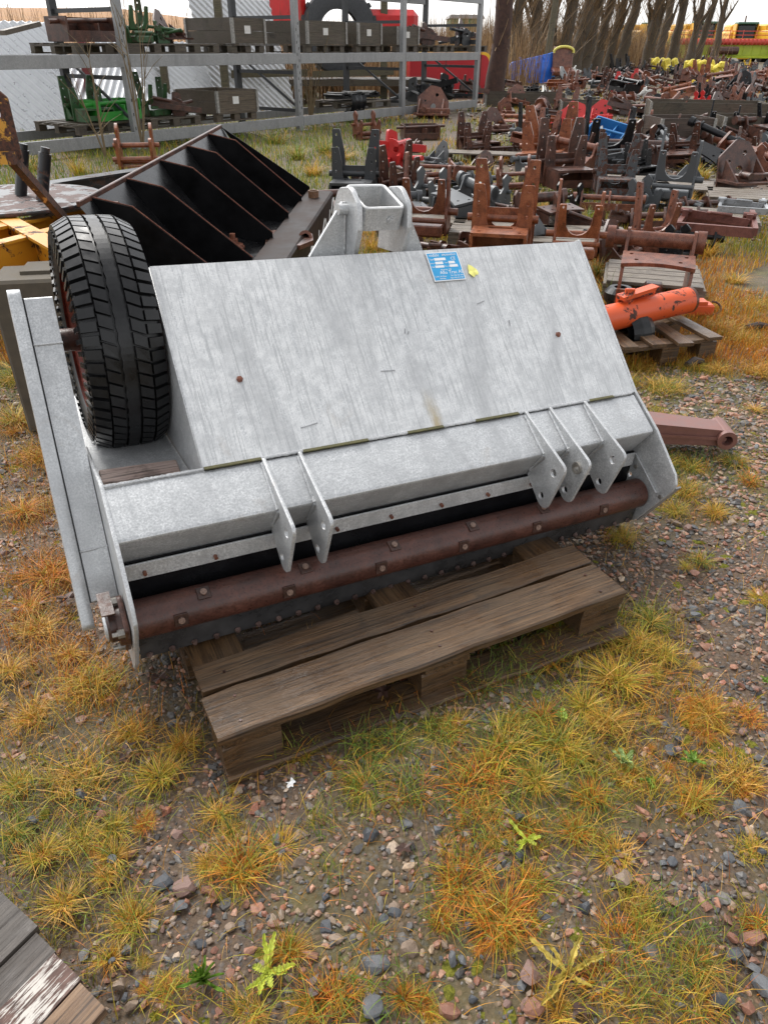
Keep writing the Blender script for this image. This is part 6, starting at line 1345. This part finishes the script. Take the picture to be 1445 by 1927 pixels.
WIL = [((928, 188), (950, 0), 25, 22, 'reddish brown leaning willow nearest to the rack end', BARKR), ((962, 140), (979, 0), 43, 15, 'willow just right of the reddish leaning trunk', None), ((1000, 140), (1014, 0), 45, 15, 'willow behind the blue panel, third from the rack', None), ((990, 140), (1044, 0), 47, 11, 'slanting willow stem crossing behind the blue panel', None),
       ((1036, 135), (1046, 0), 50, 11, 'thin willow behind the wooden pole', None), ((1056, 134), (1080, 0), 50, 16, 'curved willow behind the rusty seat', None), ((1074, 138), (1112, 0), 52, 17, 'thick dark willow right of the rusty seat', None), ((1094, 136), (1128, 0), 54, 16, 'leaning willow paired with the thick dark one', None), ((1116, 134), (1150, 0), 55, 13, 'leaning willow beside the pale stump', None), ((1140, 132), (1175, 0), 57, 12, 'short leaning willow before the forked one', None),
       ((1160, 130), (1200, 0), 58, 14, 'forked willow in the middle of the row', None), ((1214, 128), (1241, 0), 60, 15, 'thick willow left of the yellow harvester', None), ((1232, 128), (1264, 0), 62, 13, 'willow directly right of the thick one', None), ((1258, 126), (1288, 0), 63, 12, 'slender willow in front of the first yellow harvester', None), ((1294, 124), (1322, 0), 66, 11, 'slender willow in front of the lime header', None), ((1304, 124), (1345, 0), 68, 9, 'thin leaning willow in front of the lime header', None), ((1340, 118), (1366, 0), 82, 9, 'thin willow furthest right in the row', None)]
for i, (pb, pt, Yd, w, lab, mt_) in enumerate(WIL): willow(pb, pt, Yd, w, lab, 40+i, mt_, ntw=70 if i == 0 else 300 if i < 12 else 90, limbs=3 if i else 1)
p = gz(1023, 152); o = MB().tube([(0, 0, 0), (.15, 0, 3), (.28, 0, 7)], [.17, .15, .13], 12).obj('wooden_pole', TIMB, None, True); o.location = p; tag(o, 'straight wooden pole in front of the willows', 'pole')
# shrub stems growing before the rack
SH = m_plain('sapling_bark', (.16, .115, .06), .7, 0, .3, 10)
def sapling(px, py, h, n, seed, label):
    p = gz(px, py); r = random.Random(seed); t = thing('sapling', label, 'sapling', (p.x, p.y, 0))
    for k in range(n):
        a = r.uniform(0, 6.28); l_ = r.uniform(.05, .28); q = [Vector((0, 0, 0))]; d = Vector((cos(a)*l_, sin(a)*l_, 1)).normalized(); hh = h*r.uniform(.6, 1)
        for s_ in range(7): d = (d+Vector((r.uniform(-.08, .08), r.uniform(-.08, .08), .05))).normalized(); q.append(q[-1]+d*hh/7)
        st = MB().tube(q, [.016-.0018*i for i in range(8)], 6).obj('stem', SH, t, True)
        for b_ in range(4):
            s0 = q[r.randrange(2, 7)]; e = s0+Vector((r.uniform(-.35, .35), r.uniform(-.35, .35), r.uniform(.15, .5))); MB().tube([s0, s0.lerp(e, .5)+Vector((0, 0, .03)), e], [.007, .005, .002], 4).obj('twig', SH, st)
sapling(270, 285, 2.4, 5, 1, 'bare sapling in front of the second rack post'); sapling(585, 235, 2.3, 7, 2, 'bare shrub before the middle rack post'); sapling(200, 300, 1.6, 3, 3, 'thin bare stems at the left bay of the rack')
# ------------------------------------------------------------------ far machines, field, tree line
fx = np.linspace(-240, -14, 24); fy = np.linspace(70, 420, 30); FV = []
for y in fy:
    for x in fx: k_ = min(1, max(0, (y-75)/140)); e_ = min(1, max(0, (-38-x)/25)); FV.append((x, y, -.05+8.4*k_*k_*(3-2*k_)*e_*e_*(3-2*e_)+.08))
fld = MB().add(FV, [(j*24+i, j*24+i+1, (j+1)*24+i+1, (j+1)*24+i) for j in range(29) for i in range(23)]).obj('ploughed_field', m_plain('field_soil', (.32, .165, .065), .9, 0, .25, .6), None, True); fld['kind'] = 'structure'
wf = thing('white_fence', 'low white rail fence beyond the orange field at upper left', 'fence', (-104, 214, 8.1))
for k in range(7): MB().box((k*4-12, 0, .6), (.2, .2, 1.2)).obj('fence_post', PAPER, wf)
for z in (.5, 1.1): MB().box((0, 0, z), (26, .1, .15)).obj('fence_rail', PAPER, wf)
CY_ = m_plain('combine_yellow', (.72, .38, .03), .45, 0, .12, 1); LIMEP = m_plain('header_lime', (.38, .46, .03), .45, 0, .15, 1); DARKG = m_plain('cab_glass', (.02, .022, .025), .15); RREEL = m_plain('reel_red', (.50, .06, .04), .5, 0, .2, 2); DG = m_plain('dark_green', (.05, .13, .09), .5)
def combine(px, Yd, rz, label, s=1.):
    p = aty(px, 120, Yd); t = thing('combine_harvester', label, 'harvester', (p.x, p.y, 0), rz); t.scale = (s, s, s)
    MB().box((0, .6, 2.2), (3.2, 5.5, 1.9), None, .2).obj('body', CY_, t); MB().box((0, 1.2, 3.4), (2.6, 3.6, .7), None, .25).obj('grain_tank', CY_, t); MB().box((0, -2.4, 2.9), (2.0, 1.4, 1.7), None, .15).obj('cab', DARKG, t)
    MB().box((0, -2.4, 3.85), (2.3, 1.8, .22), None, .08).obj('cab_roof', DG, t); MB().box((-1.2, -2.3, 2.9), (.12, 1.5, 1.8)).obj('cab_pillar', CY_, t); MB().box((1.2, -2.3, 2.9), (.12, 1.5, 1.8)).obj('cab_pillar', CY_, t); MB().box((0, -3.2, 2.0), (2.6, .5, .7)).obj('platform', CY_, t)
    for sx in (-1, 1):
        for (y, r_) in ((-1.7, .9), (2.6, .6)):
            MB().lathe([(-.35, r_*.5), (-.35, r_), (.35, r_), (.35, r_*.5)], 20, 'X', (sx*1.6, y, r_)).obj('wheel', RUBBER, t)
    MB().tube([(.7, 1.5, 3.7), (.7, 1.5, 4.7)], .08, 8).obj('exhaust', RUST3, t); MB().box((0, -3.9, 1.0), (1.4, 1.6, .9), Matrix.Rotation(.4, 3, 'X')).obj('feeder', CY_, t)
combine(1290, 104, .2, 'yellow combine harvester seen between the willow trunks, leftmost'); combine(1378, 106, -.15, 'yellow combine harvester behind the lime header'); combine(1440, 102, .1, 'yellow combine harvester cut by the right edge of the picture'); combine(1190, 118, .5, 'yellow combine harvester almost hidden by the willows', 1.05)
p = aty(1350, 120, 92); hd = thing('lime_header', 'wide lime green harvester header with a red reel standing in front of the harvesters', 'header', (p.x, p.y, 0), -.03)
HW = 5.6
MB().box((0, .4, 1.25), (HW*2, .12, 1.3)).obj('back_wall', LIMEP, hd); MB().box((0, 0, .62), (HW*2, 1.3, .12), Matrix.Rotation(.12, 3, 'X')).obj('floor', LIMEP, hd); MB().tube([(-HW, .0, 1.95), (HW, .0, 1.95)], .24, 14).obj('auger', RREEL, hd, True)
for k in range(26): MB().box((-HW+.4+k*.43, 0, 1.95), (.06, .56, .56), Matrix.Rotation(.5, 3, 'Z')).obj('flight', RREEL, hd)
MB().tube([(-1.4, -.5, 1.15), (1.6, -.5, 1.15)], .38, 14).obj('knife_roll', RUST3, hd, True)
for sx in (-1, 1): MB().prism(rounded([(-1.0, .5), (.6, .4), (.6, 1.9), (-.3, 2.3)], .2), sx*HW-.06, sx*HW+.06).obj('end_divider', PAPER if sx > 0 else LIMEP, hd)
for k in range(12): MB().box((-HW+.5+k*.95, .32, 1.2), (.07, .06, 1.2)).obj('stiffener', LIMEP, hd)
for z in (2.55, 2.9): MB().tube([(-HW, .3, z), (HW, .3, z)], .035, 6).obj('guard_rail', RREEL, hd)
for k in range(8): MB().box((-HW+.7+k*1.4, .3, 2.55), (.05, .05, .9)).obj('rail_post', RREEL, hd)
for sx in (-.6, .6): MB().bar((sx*HW, 0, 0), (sx*HW, .2, .6), .2, .2).obj('stand', RUST3, hd)
# a coloured shed glimpsed between the trees
p = aty(870, 100, 85); hs2 = thing('green_shed', 'green and grey shed glimpsed above the end of the rack', 'shed', (p.x, p.y, 0)); MB().box((0, 0, 1.8), (3, 5, 3.6)).obj('wall', m_plain('shed_green', (.05, .17, .07), .6, 0, .1), hs2); MB().prism([(-1.7, 3.6), (1.7, 3.6), (1.5, 3.9), (-1.5, 3.9)], -2.7, 2.7, 1).obj('roof', m_plain('shed_roof', (.3, .3, .3), .6), hs2)
# far tree line
r = np.random.default_rng(77); n = 15000; X = r.uniform(-170, 330, n); P = np.stack([X, 330+r.uniform(0, 50, n), 1.0+2.5*r.random(n)], 1); hh = 3+5.5*fbm(X, X*0, .06, 5)
c = np.array([(.16, .12, .12), (.20, .155, .15), (.12, .09, .09), (.22, .16, .13)])[r.integers(0, 4, n)]
V, T, C = blades(P, hh*r.uniform(.5, 1.1, n), r.uniform(.12, .3, n), r.uniform(0, 6.28, n), np.abs(r.normal(0, .35, n)), c, r, 3); o = link('tree_line', tri_mesh('tree_line', V, T, C), BLADE); o['kind'] = 'stuff'; o['label'] = 'bare grey brown tree line on the horizon'; o['category'] = 'trees'
for o in list(PROTO.values()):
    if 'label' not in o:
        for ch in list(o.children): bpy.data.objects.remove(ch)
        bpy.data.objects.remove(o)
